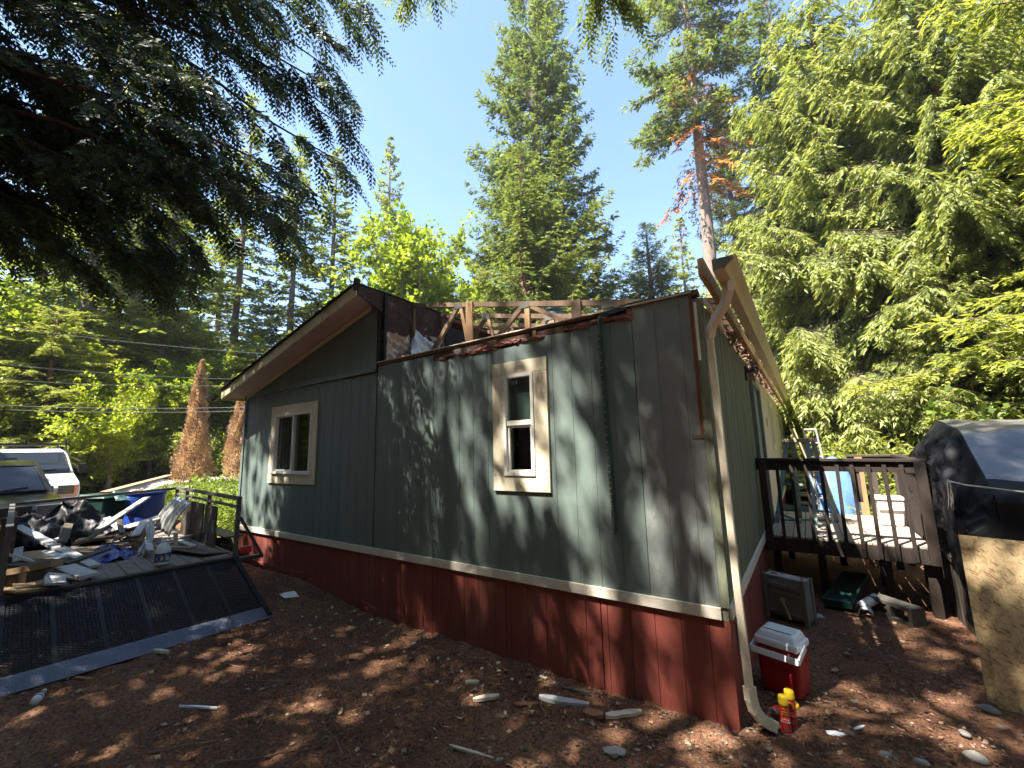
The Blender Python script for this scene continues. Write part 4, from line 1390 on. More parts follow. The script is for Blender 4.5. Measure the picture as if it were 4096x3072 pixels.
plant('cherry', -20.2, -1.2, 'pale leafy tree behind the white van', H=4.8, rz=2.5)
plant('arb', -14.3, 2.45, 'dead brown cone-shaped arborvitae on the lawn', H=4.4, wide=.70, rz=.5)
plant('arb', -15.3, 4.3, 'dead brown arborvitae half hidden by the corner of the home', H=4.1, wide=.70, rz=2.0)
# undergrowth
for i, (x, y, k, s) in enumerate(((-9.3, 1.6, 'dark_shrub', 1.0), (-8.1, .9, 'dark_shrub', .85), (-10.4, 1.0, 'dark_shrub', .75), (-7.3, 1.4, 'dark_shrub', .9), (-6.3, .9, 'dark_shrub', .8))):
    plant(k, x, y, 'low dark leafy shrub by the corner of the home', 'shrub', scale=s, group='low shrubs beside the home')
r_ = random.Random(5)
for i in range(44):
    x = r_.uniform(-30, -17.5)
    y = r_.uniform(-3, 12) if x < -19.5 else r_.uniform(3.0, 10)
    plant(r_.choice(('shrub', 'fern_shrub', 'dark_shrub')), x, y, 'leafy bush in the undergrowth across the lane', 'bush', scale=r_.uniform(.8, 1.6), group='bushes across the lane')
for x, y in ((5.3, 11.5), (6.6, 10.4), (7.6, 9.4), (4.7, 13.2), (6.0, 13.6), (8.0, 8.0), (5.6, 9.3), (6.9, 8.4), (4.2, 14.5), (3.6, 18.5), (4.6, 17), (7.2, 12.2), (8.9, 6.8), (6.2, 7.7), (3.4, 20.2), (5.4, 16.2), (4.3, 11.8), (9.3, 11.5), (4.9, 10.2), (5.5, 12.4), (4.0, 16.4), (6.4, 15.2)):
    plant(r_.choice(('shrub', 'fern_shrub', 'fern_shrub')), x, y, 'sunlit leafy bush along the wood behind the deck', 'bush', scale=r_.uniform(.9, 1.55), group='bushes behind the deck')

plant('fir', -17.4, -6.2, 'unseen fir added south of the parked van to shade it', H=11, wide=1.5)  # this fir and the next are added out of view to shade the vehicles
plant('fir', -11.8, -7.4, 'unseen fir added south of the dark parked car to shade it', H=10.5, wide=1.5)
# --- overhanging cedar beside the yard: trunk left of the trailer, long limbs reaching over the yard
TRX, TRY = -5.6, -5.6
TIPS = [(-1.12, -0.42, 7.6), (-0.97, -0.68, 4.79), (-1.33, -0.36, 5.66), (-0.67, -0.67, 6.89), (-1.44, -0.47, 5.89), (-3.5, -1.64, 3.46), (-0.72, -1.39, 3.83), (-2.93, -2.01, 3.14), (-2.78, -1.6, 3.59), (-2.12, -0.71, 4.3), (-1.19, -0.51, 6.02), (-3.29, -1.55, 3.55), (-1.39, -0.58, 6.47), (-1.18, -0.65, 6.72), (-1.63, -1.07, 4.38), (-1.11, -1.39, 3.73), (-3.86, -2.37, 3.84), (-1.77, -1.97, 6.84), (-4.46, -2.58, 3.82), (-1.96, -2.08, 5.52), (-2.55, -1.53, 7.65), (-1.22, -1.41, 4.77), (-5.77, -2.58, 4.31), (-3.89, -1.52, 5.58), (-1.72, -1.92, 3.66), (-3.39, -3.1, 5.69), (-0.94, -1.68, 6.17), (-3.71, -2.0, 7.24), (-3.22, -2.44, 3.07), (-1.45, -1.93, 4.66), (-3.91, -2.32, 4.8), (-2.85, -1.74, 4.75), (-3.99, -2.7, 5.31), (-2.96, -2.31, 7.49)]


def hanging_tree(name, label, TRX, TRY, TIPS, leaf, seed, hc, lim, nside=38):
    r = np.random.default_rng(seed)
    root = thing(name, label, 'tree', (TRX, TRY, gz(TRX, TRY)))
    g0 = np.array([TRX, TRY, gz(TRX, TRY)])
    tv, tq = trunk_mesh(hc[0], .36, 5)
    t = np_mesh('trunk', tv, tq, 'bark_dark', parent=root)
    t.data.polygons.foreach_set('use_smooth', [True] * len(t.data.polygons))
    P0, P1, R0, R1 = [], [], [], []
    qs, ds, ns, ls = [], [], [], []
    for tip in TIPS:
        tip = np.array(tip) + np.array([0, 0, .38 if tip[2] < 4.2 else .12]) * (seed == 5) - g0
        L = np.hypot(tip[0], tip[1])
        base = np.array([0, 0, min(tip[2] + r.uniform(.1, .4) * L, 12.5)])
        pts = []
        for k in range(9):
            s = k / 8
            p = base * (1 - s) + tip * s + UPV * (.10 * L * math.sin(math.pi * s) * r.uniform(.8, 1.2)) + r.normal(0, .05, 3) * (0 < k < 8)
            pts.append(p)
        rad = np.linspace(.055, .006, 9) * (.6 + L / 12)
        for a in range(8):
            P0.append(pts[a]), P1.append(pts[a + 1]), R0.append(rad[a]), R1.append(rad[a + 1])
        # side branches
        for k in range(nside):
            s = r.uniform(lim, 1.0) ** .8
            a = min(int(s * 8), 7)
            f = s * 8 - a
            p = pts[a] * (1 - f) + pts[a + 1] * f
            d = nrmz(pts[a + 1] - pts[a])
            sdv = nrmz(np.cross(d, UPV)) * (1 if k % 2 else -1)
            bl = r.uniform(.35, 1.15) * (1.25 - .7 * s)
            bd = nrmz(d * r.uniform(.5, .9) + sdv * r.uniform(.4, .9) + UPV * r.uniform(-.45, -.05))
            e = p + bd * bl
            P0.append(p), P1.append(e), R0.append(.009), R1.append(.003)
            nf = int(bl * 15) + 3
            for j in range(nf):
                w = (j + r.random()) / nf
                c = p + bd * bl * w - UPV * .25 * bl * w * w
                fs = nrmz(np.cross(bd, UPV)) * (1 if j % 2 else -1)
                fd = nrmz(bd * r.uniform(.5, .9) + fs * r.uniform(.3, .8) - UPV * r.uniform(.35, 1.0))
                fl = r.uniform(.16, .36)
                m = int(fl / .026)
                uu = (np.arange(m) + .5) / m
                cc = c + fd * (fl * uu)[:, None] - UPV * (.12 * fl * uu * uu)[:, None]
                side = nrmz(np.cross(fd, UPV + r.normal(0, .3, 3)))
                sg = np.where(np.arange(m) % 2, 1., -1.)[:, None]
                qs.append(cc)
                ds.append(fd * .8 + side * sg * .75 + r.normal(0, .10, (m, 3)))
                ns.append(np.repeat(np.cross(side, fd)[None], m, 0) + r.normal(0, .25, (m, 3)))
                ls.append((.095 * (1.1 - .6 * uu)) * r.uniform(.85, 1.15))
    q, d, n, l = np.concatenate(qs), np.concatenate(ds), np.concatenate(ns), np.concatenate(ls)
    V, Q = leaf_faces(q, d, n, l, l * .40, .05)
    np_mesh('limbs', *tubes_np(np.array(P0), np.array(P1), np.array(R0), np.array(R1), 5), 'bark_dark', parent=root)
    np_mesh('fronds', V, Q, leaf, np.clip(.45 + r.normal(0, .25, len(q)), 0, 1), parent=root)
    # upper crown
    V, Q, tint, st = conifer(55, hc[0], hc[1], hc[2], den=9, tw=8, tdroop=-.6, ldroop=-.4, leafL=.22, leafW=.08, lsp=.08, shape=.6)
    np_mesh('crown', V, Q, leaf, tint, parent=root)
    np_mesh('limbs', *st, 'bark_dark', parent=root)


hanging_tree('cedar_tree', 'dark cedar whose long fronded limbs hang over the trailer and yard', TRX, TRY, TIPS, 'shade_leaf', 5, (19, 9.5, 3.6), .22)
hanging_tree('fir_tree', 'fir beside the yard with a few bough tips hanging into the sky above the home', 2.3, -5.2, [(2.05, 1.45, 7.02), (-.25, -.1, 7.95)], 'fir_leaf', 6, (22, 9.0, 3.4), .86, 16)
plant('maple', -22.0, -1.6, 'leafy yellow-green maple behind the parked vehicles', H=9.0, rz=1.0)
plant('maple', -20.0, 6.6, 'low maple at the sunny edge of the wood across the lane', H=7.0, rz=4.0)
plant('maple', -24.5, 4.4, 'maple in the shade of the firs across the lane', H=8.5, rz=3.0)
# tall trees standing behind the photographer shade the yard
for x, y, k, h, lb in ((-1.6, -8.0, 'shade_fir', 21, 'fir behind the yard shading the home'), (5.6, -6.0, 'shade_fir', 22, 'fir at the side of the yard'),
                       (8.4, -3.0, 'shade_fir', 19, 'fir at the side of the yard beyond the tarped pile'), (-6.4, -8.4, 'shade_fir', 23, 'fir south of the overhanging cedar'), (-2.9, -10.4, 'shade_fir', 19, 'fir farther behind the yard'), (-3.0, -6.6, 'shade_fir', 17, 'fir behind the middle of the yard'), (-.3, -6.3, 'shade_fir', 16.5, 'fir close behind the yard'),
                       (6.6, -9.2, 'shade_fir', 22, 'fir behind the strand-board sheets')):
    plant(k, x, y, lb, H=h, rz=x * 1.7)
for i, (x, y) in enumerate(((-24, -10.5), (-27, -13), (-21.5, -9), (-31, -15), (-29, -10.5), (-35, -16), (-25, -16)),):
    plant('hemlock' if i % 2 else 'fir', x, y, 'lower tree at the edge of the lane behind the yard', H=rnd.uniform(9, 12), group='low trees behind the yard', wide=1.4)
for i, (x, y) in enumerate(((-12, -15), (-7.5, -16.5), (-2.5, -19), (3.5, -17.5), (9, -15), (13, -10.5), (16, -5), (-15, -11), (18.5, 1), (0, -24), (7, -22), (-8, -23), (14.5, -17), (20, -10), (-20, -17), (22, 6))):
    plant(('fir', 'cedar', 'fir', 'hemlock')[i % 4], x, y, 'tree of the wood standing behind the yard', H=rnd.uniform(16, 23), group='trees behind the yard', wide=1.15)

# ------------------------------------------------------------------ lane, lawn
def draped(name, mat, x0, x1, y0, y1, n, m, off):
    b = MB()
    b.grid(lambda u, v: (x0 + (x1 - x0) * u, y0 + (y1 - y0) * v, gz(x0 + (x1 - x0) * u, y0 + (y1 - y0) * v) + off), n, m)
    return struct(b.build(name, mat, smooth=True))


draped('lawn', 'lawn_soil', -14.6, -6.2, .75, 9.0, 60, 60, .03)
draped('gravel_lane', 'gravel', -17.2, -14.5, -6.0, 14.0, 24, 80, .034)


def blades(name, n, fx, label, L=(.05, .14)):
    r = np.random.default_rng(9)
    P = np.array([fx(r) for _ in range(n)])
    P[:, 2] = [gz(a, b) + .02 for a, b in P[:, :2]]
    d = r.normal(0, .45, (n, 3)) + UPV
    V, Q = leaf_faces(P, d, r.normal(0, 1, (n, 3)), r.uniform(*L, n), np.full(n, .016))
    o = np_mesh(name, V, Q, 'grass_blade', np.clip(r.normal(.55, .25, n), 0, 1))
    stuff(o, label, 'grass')


blades('grass', 26000, lambda r: (r.uniform(-14.7, -6.4), r.uniform(.7, 6.5), 0), 'short sunlit grass of the lawn beyond the trailer')
blades('grass', 9000, lambda r: (r.uniform(3.6, 7.5), r.uniform(8.0, 15), 0), 'rough grass along the wood behind the deck', (.08, .25))

# ------------------------------------------------------------------ trailer
EF = Vector((-.994, .108, 0))
EW = Vector((-.108, -.994, 0))
T0 = Vector((-2.97, -.80, 0))


def TW(f, w, z):
    p = T0 + EF * f + EW * w
    return (p.x, p.y, z)


TLEN, TWID, DZ = 3.55, 2.02, -.15
tr = thing('utility_trailer', 'black utility trailer with plank deck loaded with torn-out boards', 'trailer', TW(1.8, 1.0, -.7))
for k in range(13):
    w0 = .03 + k * .151
    j = rnd.uniform(-.004, .004)
    MB().bar(TW(.02, w0 + .072, DZ - .019 + j), TW(TLEN - .02, w0 + .072, DZ - .019 + j), .143, .036, jit=.002).build('deck_plank', 'deck_plank', tr)
fr = MB().bar(TW(.0, -.02, DZ - .06), TW(TLEN, -.02, DZ - .06), .06, .12)
fr.build('frame_rail', 'black_metal', tr)
MB().bar(TW(.0, TWID + .02, DZ - .06), TW(TLEN, TWID + .02, DZ - .06), .06, .12).build('frame_rail', 'black_metal', tr)
MB().bar(TW(-.03, -.05, DZ - .06), TW(-.03, TWID + .05, DZ - .06), .055, .115).build('rear_beam', 'black_metal', tr)
MB().bar(TW(TLEN + .03, -.05, DZ - .06), TW(TLEN + .03, TWID + .05, DZ - .06), .055, .115).build('front_beam', 'black_metal', tr)
for w in (-.02, TWID + .02):
    for f in (0.02, 1.42, 2.8, TLEN):
        big = w > 1 and .1 < f < 2
        MB().bar(TW(f, w, DZ), TW(f, w, .60 if w < 1 else .50), .13 if big else .05, .13 if big else .05, up=EF).build('stake_post', 'rail_paint' if not big else 'dirty_board', tr)
    zt = .60 if w < 1 else .50
    MB().bar(TW(-.01, w, zt), TW(TLEN + .02, w, zt + .01), .055, .045).build('top_rail', 'rail_paint', tr)
    MB().bar(TW(.03, w, zt - .115), TW(TLEN, w, zt - .105), .03, .035).build('mid_rail', 'rail_paint', tr)
MB().bar(TW(TLEN, 0, .60), TW(TLEN, TWID, .52), .05, .045).build('top_rail', 'rail_paint', tr)
for k, (f0, f1) in enumerate(((.78, 1.36), (1.48, 2.1), (2.14, 2.76))):
    MB().bar(TW((f0 + f1) / 2, .03, DZ), TW((f0 + f1) / 2, .03, .44), f1 - f0, .022, up=EW).build('side_board', 'dirty_board', tr)
for k in range(3):
    MB().bar(TW(1.5, TWID - .03, DZ + .1 + k * .19), TW(TLEN, TWID - .03, DZ + .1 + k * .19), .022, .17, jit=.004).build('side_board', 'dirty_board', tr)
for w in (-.28, TWID + .28):
    for f in (1.5, 2.35):
        c = Vector(TW(f, w, -.42))
        wh = MB().tube([c - EW * .09, c - EW * .085, c + EW * .085, c + EW * .09], [.24, .30, .30, .24], 22).build('wheel', 'car_rubber', tr)
        MB().tube([c - EW * .095, c + EW * .095], [.155, .155], 16).build('rim', 'tin', wh)
    MB().bar(TW(1.0, w, -.06), TW(2.85, w, -.06), .24, .02).build('fender', 'black_metal', tr)
MB().bar(TW(.0, -.05, -.215), TW(.0, -.36, -.215), .07, .05, up=(0, 0, 1)).build('tail_beam', 'black_metal', tr)
MB().bar(TW(.03, -.08, -.10), TW(.03, -.22, -.10), .05, .085).build('tail_light', 'can_red', tr, bevel=.006)
MB().bar(TW(.02, -.05, .34), TW(.0, -.34, -.19), .035, .035).build('corner_brace', 'black_metal', tr)
for s in (-1, 1):
    MB().bar(TW(TLEN, 1.0 + s * .6, DZ - .08), TW(TLEN + 1.0, 1.0, DZ - .12), .07, .09).build('tongue', 'black_metal', tr)
# ramp gate let down to the ground
RT = [Vector(TW(-.07, .0, DZ - .035)), Vector(TW(-.07, TWID, DZ - .035))]
RB = [Vector((-1.84, -.84, -.695)), Vector((-2.05, -2.90, -.70))]
RT2 = lambda u, v: (RT[0].lerp(RT[1], u)).lerp(RB[0].lerp(RB[1], u), v)
ramp = MB().bar(RT2(0, 0), RT2(0, 1), .05, .04).build('ramp_gate', 'ramp_steel', tr)
MB().bar(RT2(1, 0), RT2(1, 1), .05, .04).build('ramp_edge', 'ramp_steel', ramp)
MB().bar(RT2(0, 0), RT2(1, 0), .045, .04).build('ramp_edge', 'ramp_steel', ramp)
nrm_r = (RT2(1, 0) - RT2(0, 0)).cross(RT2(0, 1) - RT2(0, 0)).normalized()
if nrm_r.z < 0:
    nrm_r = -nrm_r
for k in range(1, 6):
    MB().bar(RT2(k / 6, 0.02) + nrm_r * .004, RT2(k / 6, .86) + nrm_r * .004, .034, .012, up=nrm_r).build('ramp_rib', 'ramp_steel', ramp)
for k in range(6):
    b = MB()
    for i in range(58):
        v = .02 + .84 * i / 58
        for j in range(1):
            z = nrm_r * .006
            n_ = 12
            for q in range(n_):
                u0 = (k + q / n_) / 6
                u1 = (k + (q + 1) / n_) / 6
                dv = .0078 if (q + i) % 2 else -.0078
                b.bar(RT2(u0, v + dv) + z, RT2(u1, v - dv) + z, .010, .005, up=nrm_r)
    stuff(b.build('ramp_mesh', 'ramp_steel', ramp))
bp = MB()
q0, q1, q2, q3 = RT2(-.012, .86), RT2(1.012, .86), RT2(1.012, 1.03), RT2(-.012, 1.03)
up_ = nrm_r * .010
bp.hexa([q0, q1, q2, q3, q0 + up_, q1 + up_, q2 + up_, q3 + up_])
bp.build('lip_plate', 'diamond_plate', ramp)
bt = MB()
for i in range(86):
    for j in range(6):
        u = (i + .5 + .5 * (j % 2)) / 87
        v = .872 + .15 * (j + .5) / 6
        a = RT2(u, v) + up_ * 1.0
        d1 = (RT2(u + .004, v + (.007 if (i + j) % 2 else -.007)) - RT2(u, v))
        bt.bar(a - d1, a + d1, .005, .004, up=nrm_r)
stuff(bt.build('plate_tread', 'diamond_plate', ramp))

# loose boards on the trailer, each its own thing
BOARDS = [
    ((-6.55, -2.42, .22), (-3.75, -2.03, -.115), .095, .02, 'painted_board', 'long straight white trim board slanting across the trailer load'),
    ((-5.75, -1.62, .09), (-6.50, -.84, .47), .085, .022, 'painted_board', 'narrow white board propped up against the blue barrel'),
    ((-6.05, -2.02, -.02), (-6.5, -1.47, .03), .11, .02, 'painted_board', 'short white board lying before the black plastic heap'),
    ((-5.95, -1.80, -.06), (-5.55, -.95, -.01), .21, .035, 'dirty_board', 'wide dark board with flaking white edge across the trailer'),
    ((-5.70, -1.74, -.02), (-5.40, -1.0, .02), .06, .018, 'painted_board', 'thin white lath on the wide dark board'),
    ((-5.2, -1.95, -.11), (-4.9, -1.35, -.09), .14, .025, 'raw_board', 'splintered raw board behind the small blue tarp'),
    ((-5.3, -2.50, .02), (-4.30, -2.64, -.08), .10, .02, 'painted_board', 'white board lying against the left side of the trailer'),
    ((-5.15, -2.42, -.08), (-4.35, -2.42, -.08), .20, .10, 'raw_board', 'thick raw timber offcut with white paint on its end'),
    ((-5.0, -2.24, -.02), (-4.28, -2.32, -.06), .24, .022, 'painted_board', 'broad white board under the long slanting one'),
    ((-3.66, -2.74, -.09), (-3.42, -2.56, -.06), .16, .09, 'rot_wood', 'dark rotten wood block at the edge of the trailer deck'),
    ((-4.2, -2.56, -.10), (-3.22, -2.56, -.12), .26, .022, 'raw_board', 'tan plywood offcut under the rotten block'),
    ((-3.98, -2.43, -.08), (-3.52, -2.24, -.09), .14, .02, 'painted_board', 'short white board with nail holes near the deck edge'),
    ((-3.72, -2.30, -.055), (-3.14, -2.19, -.10), .15, .02, 'painted_board', 'short white board angled toward the ramp hinge'),
    ((-3.50, -2.47, -.07), (-3.16, -2.22, -.125), .05, .02, 'painted_board', 'thin white strip between the short boards'),
    ((-3.28, -2.44, -.06), (-3.04, -2.47, -.10), .13, .02, 'painted_board', 'stubby white offcut beside the tan plywood'),
    ((-3.5, -2.78, -.135), (-3.10, -2.62, -.135), .20, .02, 'raw_board', 'pale offcut at the left end of the ramp hinge'),
    ((-4.30, -1.04, -.135), (-4.52, -.99, .03), .045, .02, 'raw_board', 'small raw stick leaning upright beside the jug'),
    ((-4.78, -1.03, -.11), (-4.92, -.60, -.09), .08, .02, 'painted_board', 'white lath lying by the right side boards'),
    ((-4.12, -1.08, -.13), (-3.2, -.90, -.13), .30, .014, 'dirty_board', 'grey sheet of siding flat on the deck behind the jug'),
    ((-4.55, -1.25, -.12), (-3.9, -.98, -.115), .07, .016, 'raw_board', 'thin raw batten flat on the deck by the siding sheet'),
    ((-5.1, -2.0, -.08), (-4.6, -1.9, -.09), .12, .03, 'raw_board', 'broken raw piece under the long white board'),
    ((-4.9, -.85, -.12), (-4.0, -.92, -.12), .06, .02, 'painted_board', 'white strip along the foot of the right side boards'),
    ((-6.4, -1.2, .0), (-5.2, -1.35, -.03), .16, .03, 'dirty_board', 'dark plank beneath the tin sheet'),
    ((-4.35, -2.62, -.02), (-3.75, -2.4, .0), .18, .02, 'dirty_board', 'dark broken plank across the left pile'),
    ((-3.95, -2.68, -.06), (-3.6, -2.38, .02), .12, .05, 'raw_board', 'raw block tilted on the left pile'),
]
for p, q, w, h, m, lb in BOARDS:
    b = MB()
    P, Q = Vector(p), Vector(q)
    tilt = Vector((rnd.uniform(-.25, .25), rnd.uniform(-.25, .25), 1))
    b.bar(P, Q, w * 1.22, h * 1.3, up=tilt, jit=.006)
    tag(b.build('board', m, bevel=.002), lb, 'board', 'torn-out boards on the trailer')


for i in range(16):
    f, w = rnd.uniform(.35, 3.0), rnd.uniform(.75, 1.9)
    a = rnd.gauss(.55, .5)
    l = rnd.uniform(.35, .95)
    z = -.10 + .16 * rnd.random() + .10 * sm(.4, 2.0, f)
    p = Vector(TW(f, w, z))
    q = p + (EF * math.cos(a) + EW * math.sin(a) * -.8) * l + Vector((0, 0, rnd.uniform(-.06, .16)))
    white = i % 2 == 0
    tag(MB().bar(p, q, rnd.uniform(.06, .13), .024, up=(rnd.uniform(-.4, .4), rnd.uniform(-.4, .4), 1), jit=.006).build('board', 'painted_board' if white else rnd.choice(('raw_board', 'dirty_board'))),
        'broken white board jumbled in the trailer load' if white else 'broken brown board jumbled in the trailer load', 'board', 'torn-out boards on the trailer')


def tin(u, v):
    A, B, Cc, D_ = Vector((-5.10, -.88, -.09)), Vector((-5.56, -.98, .10)), Vector((-5.42, -.74, .53)), Vector((-4.93, -.68, .43))
    p = A.lerp(B, u).lerp(D_.lerp(Cc, u), v)
    p.y -= .05 * math.sin(math.pi * v) + .010 * math.sin(u * 30)
    return p


tag(MB().grid(tin, 40, 10).build('tin_sheet', 'tin', smooth=True, solid=.004), 'bent pale sheet of ribbed siding leaning on the trailer side', 'sheet')
for dx, dz in ((0, .25), (-.16, .18)):
    def curl(u, v, dx=dx, dz=dz):
        p = Vector((-4.03 + dx, -1.5, -.13)).lerp(Vector((-4.72 + dx, -1.26, dz)), v)
        return (p.x + (u - .5) * .13, p.y + .06 * math.sin(math.pi * v) + .03 * math.sin(u * 5), p.z + .02 * math.cos(u * 4))
    tag(MB().grid(curl, 6, 10).build('board', 'painted_board', solid=.012), 'warped white strip sticking up ' + ('in front of' if dx == 0 else 'just behind') + ' the bent tin sheet', 'board')


def crumple(x0, x1, y0, y1, zf, amp, seed, n=34, fr=2.6):
    def fn(u, v):
        x = x0 + (x1 - x0) * u
        y = y0 + (y1 - y0) * v
        q = Vector((x * fr + seed, y * fr, seed * 1.7))
        s = .55 - 1.5 * abs(mnoise.noise(q)) - .7 * abs(mnoise.noise(q * 2.3)) - .35 * abs(mnoise.noise(q * 5.1))
        sh = mnoise.noise_vector(q * 1.4) * (amp * .5)
        return (x + sh.x, y + sh.y, zf(u, v) + amp * s)
    return MB().grid(fn, n, n)


def heap(u, v):
    e = math.sin(math.pi * min(1, max(0, u))) ** .6 * math.sin(math.pi * v) ** .6
    return -.14 + .42 * e + .42 * math.exp(-((u - .16) / .10) ** 2 - ((v - .78) / .13) ** 2) + .20 * math.exp(-((u - .55) / .14) ** 2 - ((v - .66) / .16) ** 2)


tag(crumple(-7.55, -5.95, -2.80, -1.15, heap, .24, 3, 70).build('plastic_heap', 'black_poly', smooth=True, solid=.003), 'big heap of crumpled black plastic sheeting at the front of the trailer', 'plastic heap')
tag(crumple(-4.95, -4.05, -2.0, -1.50, lambda u, v: -.13 + .10 * math.sin(math.pi * u) * math.sin(math.pi * v), .11, 8, 26).build('tarp', 'blue_poly', solid=.003), 'small crumpled royal blue tarp on the trailer deck', 'tarp')
tag(MB().bar((-4.62, -1.72, -.02), (-4.30, -1.62, -.01), .06, .03, jit=.01).build('offcut', 'raw_board'), 'orange wood scrap lying on the small blue tarp', 'offcut')
tag(MB().bar((-4.75, -1.64, .0), (-4.50, -1.56, .0), .06, .02, jit=.01).build('offcut', 'painted_board'), 'white wood scrap lying on the small blue tarp', 'offcut')
pr = MB()
pts = []
for k in range(15):
    a = k / 14 * 2 * math.pi
    pts.append((-5.25 + .06 * math.cos(a), -1.33 + .02 * math.sin(a), .05 + .06 * math.sin(a)))
tag(pr.tube(pts, .012, 6).build('pipe_hook', 'pvc', smooth=True), 'little white curled pipe ring on the dark board', 'ring')

# jug on the deck
jx, jy, jz = -3.21, -1.52, -.132
jug = thing('plastic_jug', 'white plastic gallon jug with blue label standing on the trailer deck', 'jug', (jx, jy, jz))
MB().lathe((jx, jy, jz), [(.070, 0), (.080, .012), (.082, .06), (.082, .155), (.078, .185), (.060, .225), (.034, .252), (.028, .262), (.028, .272)], 22).build('body', 'pvc', jug, smooth=True)
MB().lathe((jx, jy, jz), [(.031, .268), (.031, .290), (.028, .293)], 14).build('cap', 'pvc', jug)
lb = MB()
C0 = math.atan2(-3.5772 - jy, 3.5924 - jx)
lb.grid(lambda u, v: (jx + .0835 * math.cos(C0 - 1.25 + 2.5 * u), jy + .0835 * math.sin(C0 - 1.25 + 2.5 * u), jz + .035 + .105 * v), 16, 1)
lab = lb.build('label', 'print_navy', jug)
lo_ = MB()
n_ = 18
lo_.poly([(jx + .0845 * math.cos(C0 - .35 + .45 * math.cos(k / n_ * 6.283)), jy + .0845 * math.sin(C0 - .35 + .45 * math.cos(k / n_ * 6.283)), jz + .082 + .030 * math.sin(k / n_ * 6.283)) for k in range(n_)])
lo_.build('label_oval', 'can_yellow', lab)
for k in range(4):
    lo_ = MB()
    lo_.grid(lambda u, v, k=k: (jx + .0845 * math.cos(C0 + .35 + .7 * u * (1 - .15 * k)), jy + .0845 * math.sin(C0 + .35 + .7 * u * (1 - .15 * k)), jz + .055 + k * .018 + .008 * v), 6, 1)
    lo_.build('label_line', 'print_white', lab)
hd = MB().tube([(jx - .05, jy + .05, jz + .225), (jx - .085, jy + .075, jz + .20), (jx - .088, jy + .078, jz + .13), (jx - .06, jy + .055, jz + .10)], .012, 8).build('handle', 'pvc', jug, smooth=True)

# bins in front of the trailer
gb = thing('garbage_bin', 'dark green wheeled garbage bin in front of the trailer', 'bin', (-7.45, -1.20, gz(-7.45, -1.2)))
z0 = gz(-7.45, -1.2)
c = (-7.45, -1.20)
b = MB()
b.hexa([(c[0] - .24, c[1] - .24, z0 + .04), (c[0] + .24, c[1] - .24, z0 + .04), (c[0] + .24, c[1] + .24, z0 + .04), (c[0] - .24, c[1] + .24, z0 + .04), (c[0] - .31, c[1] - .31, .47), (c[0] + .31, c[1] - .31, .47), (c[0] + .31, c[1] + .31, .47), (c[0] - .31, c[1] + .31, .47)])
b.turn((c[0], c[1], 0), .5).build('bin_body', 'green_bin', gb, bevel=.03, seg=3)
MB().hexa([(c[0] - .33, c[1] - .34, .475), (c[0] + .34, c[1] - .34, .475), (c[0] + .34, c[1] + .34, .475), (c[0] - .33, c[1] + .34, .475), (c[0] - .28, c[1] - .28, .55), (c[0] + .27, c[1] - .27, .53), (c[0] + .27, c[1] + .27, .53), (c[0] - .28, c[1] + .28, .55)]).turn((c[0], c[1], 0), .5).build('lid', 'green_bin', gb, bevel=.02, seg=3)
for s in (-1, 1):
    MB().tube([(c[0] - .30, c[1] + s * .2, z0 + .11), (c[0] - .30, c[1] + s * .26, z0 + .11)], .11, 14).build('wheel', 'car_rubber', gb)
bb = thing('barrel', 'tall royal blue plastic barrel beside the green bin', 'barrel', (-6.88, -.76, gz(-6.88, -.76)))
z0 = gz(-6.88, -.76)
MB().lathe((-6.88, -.76, z0), [(.25, 0), (.28, .03), (.29, .3), (.275, .33), (.275, .36), (.29, .39), (.29, .72), (.275, .75), (.275, .78), (.29, .81), (.295, 1.10), (.28, 1.16)], 28).build('barrel_body', 'blue_barrel', bb, smooth=True)
MB().lathe((-6.88, -.76, z0), [(.297, 1.145), (.305, 1.155), (.305, 1.18), (.29, 1.185)], 28).build('rim', 'blue_barrel', bb, smooth=True)
tag(crumple(-7.35, -6.75, -1.2, -.65, lambda u, v: .56 - .22 * v * v - .1 * u * u, .10, 12, 20).build('rag', 'green_tray', solid=.003), 'dark green cloth draped between the bin and the barrel', 'cloth')
tag(MB().bar((-7.5, -1.22, .56), (-11.1, .84, .70), .16, .035).build('plank', 'raw_board'), 'long tan plank resting across the green bin toward the lawn', 'plank')


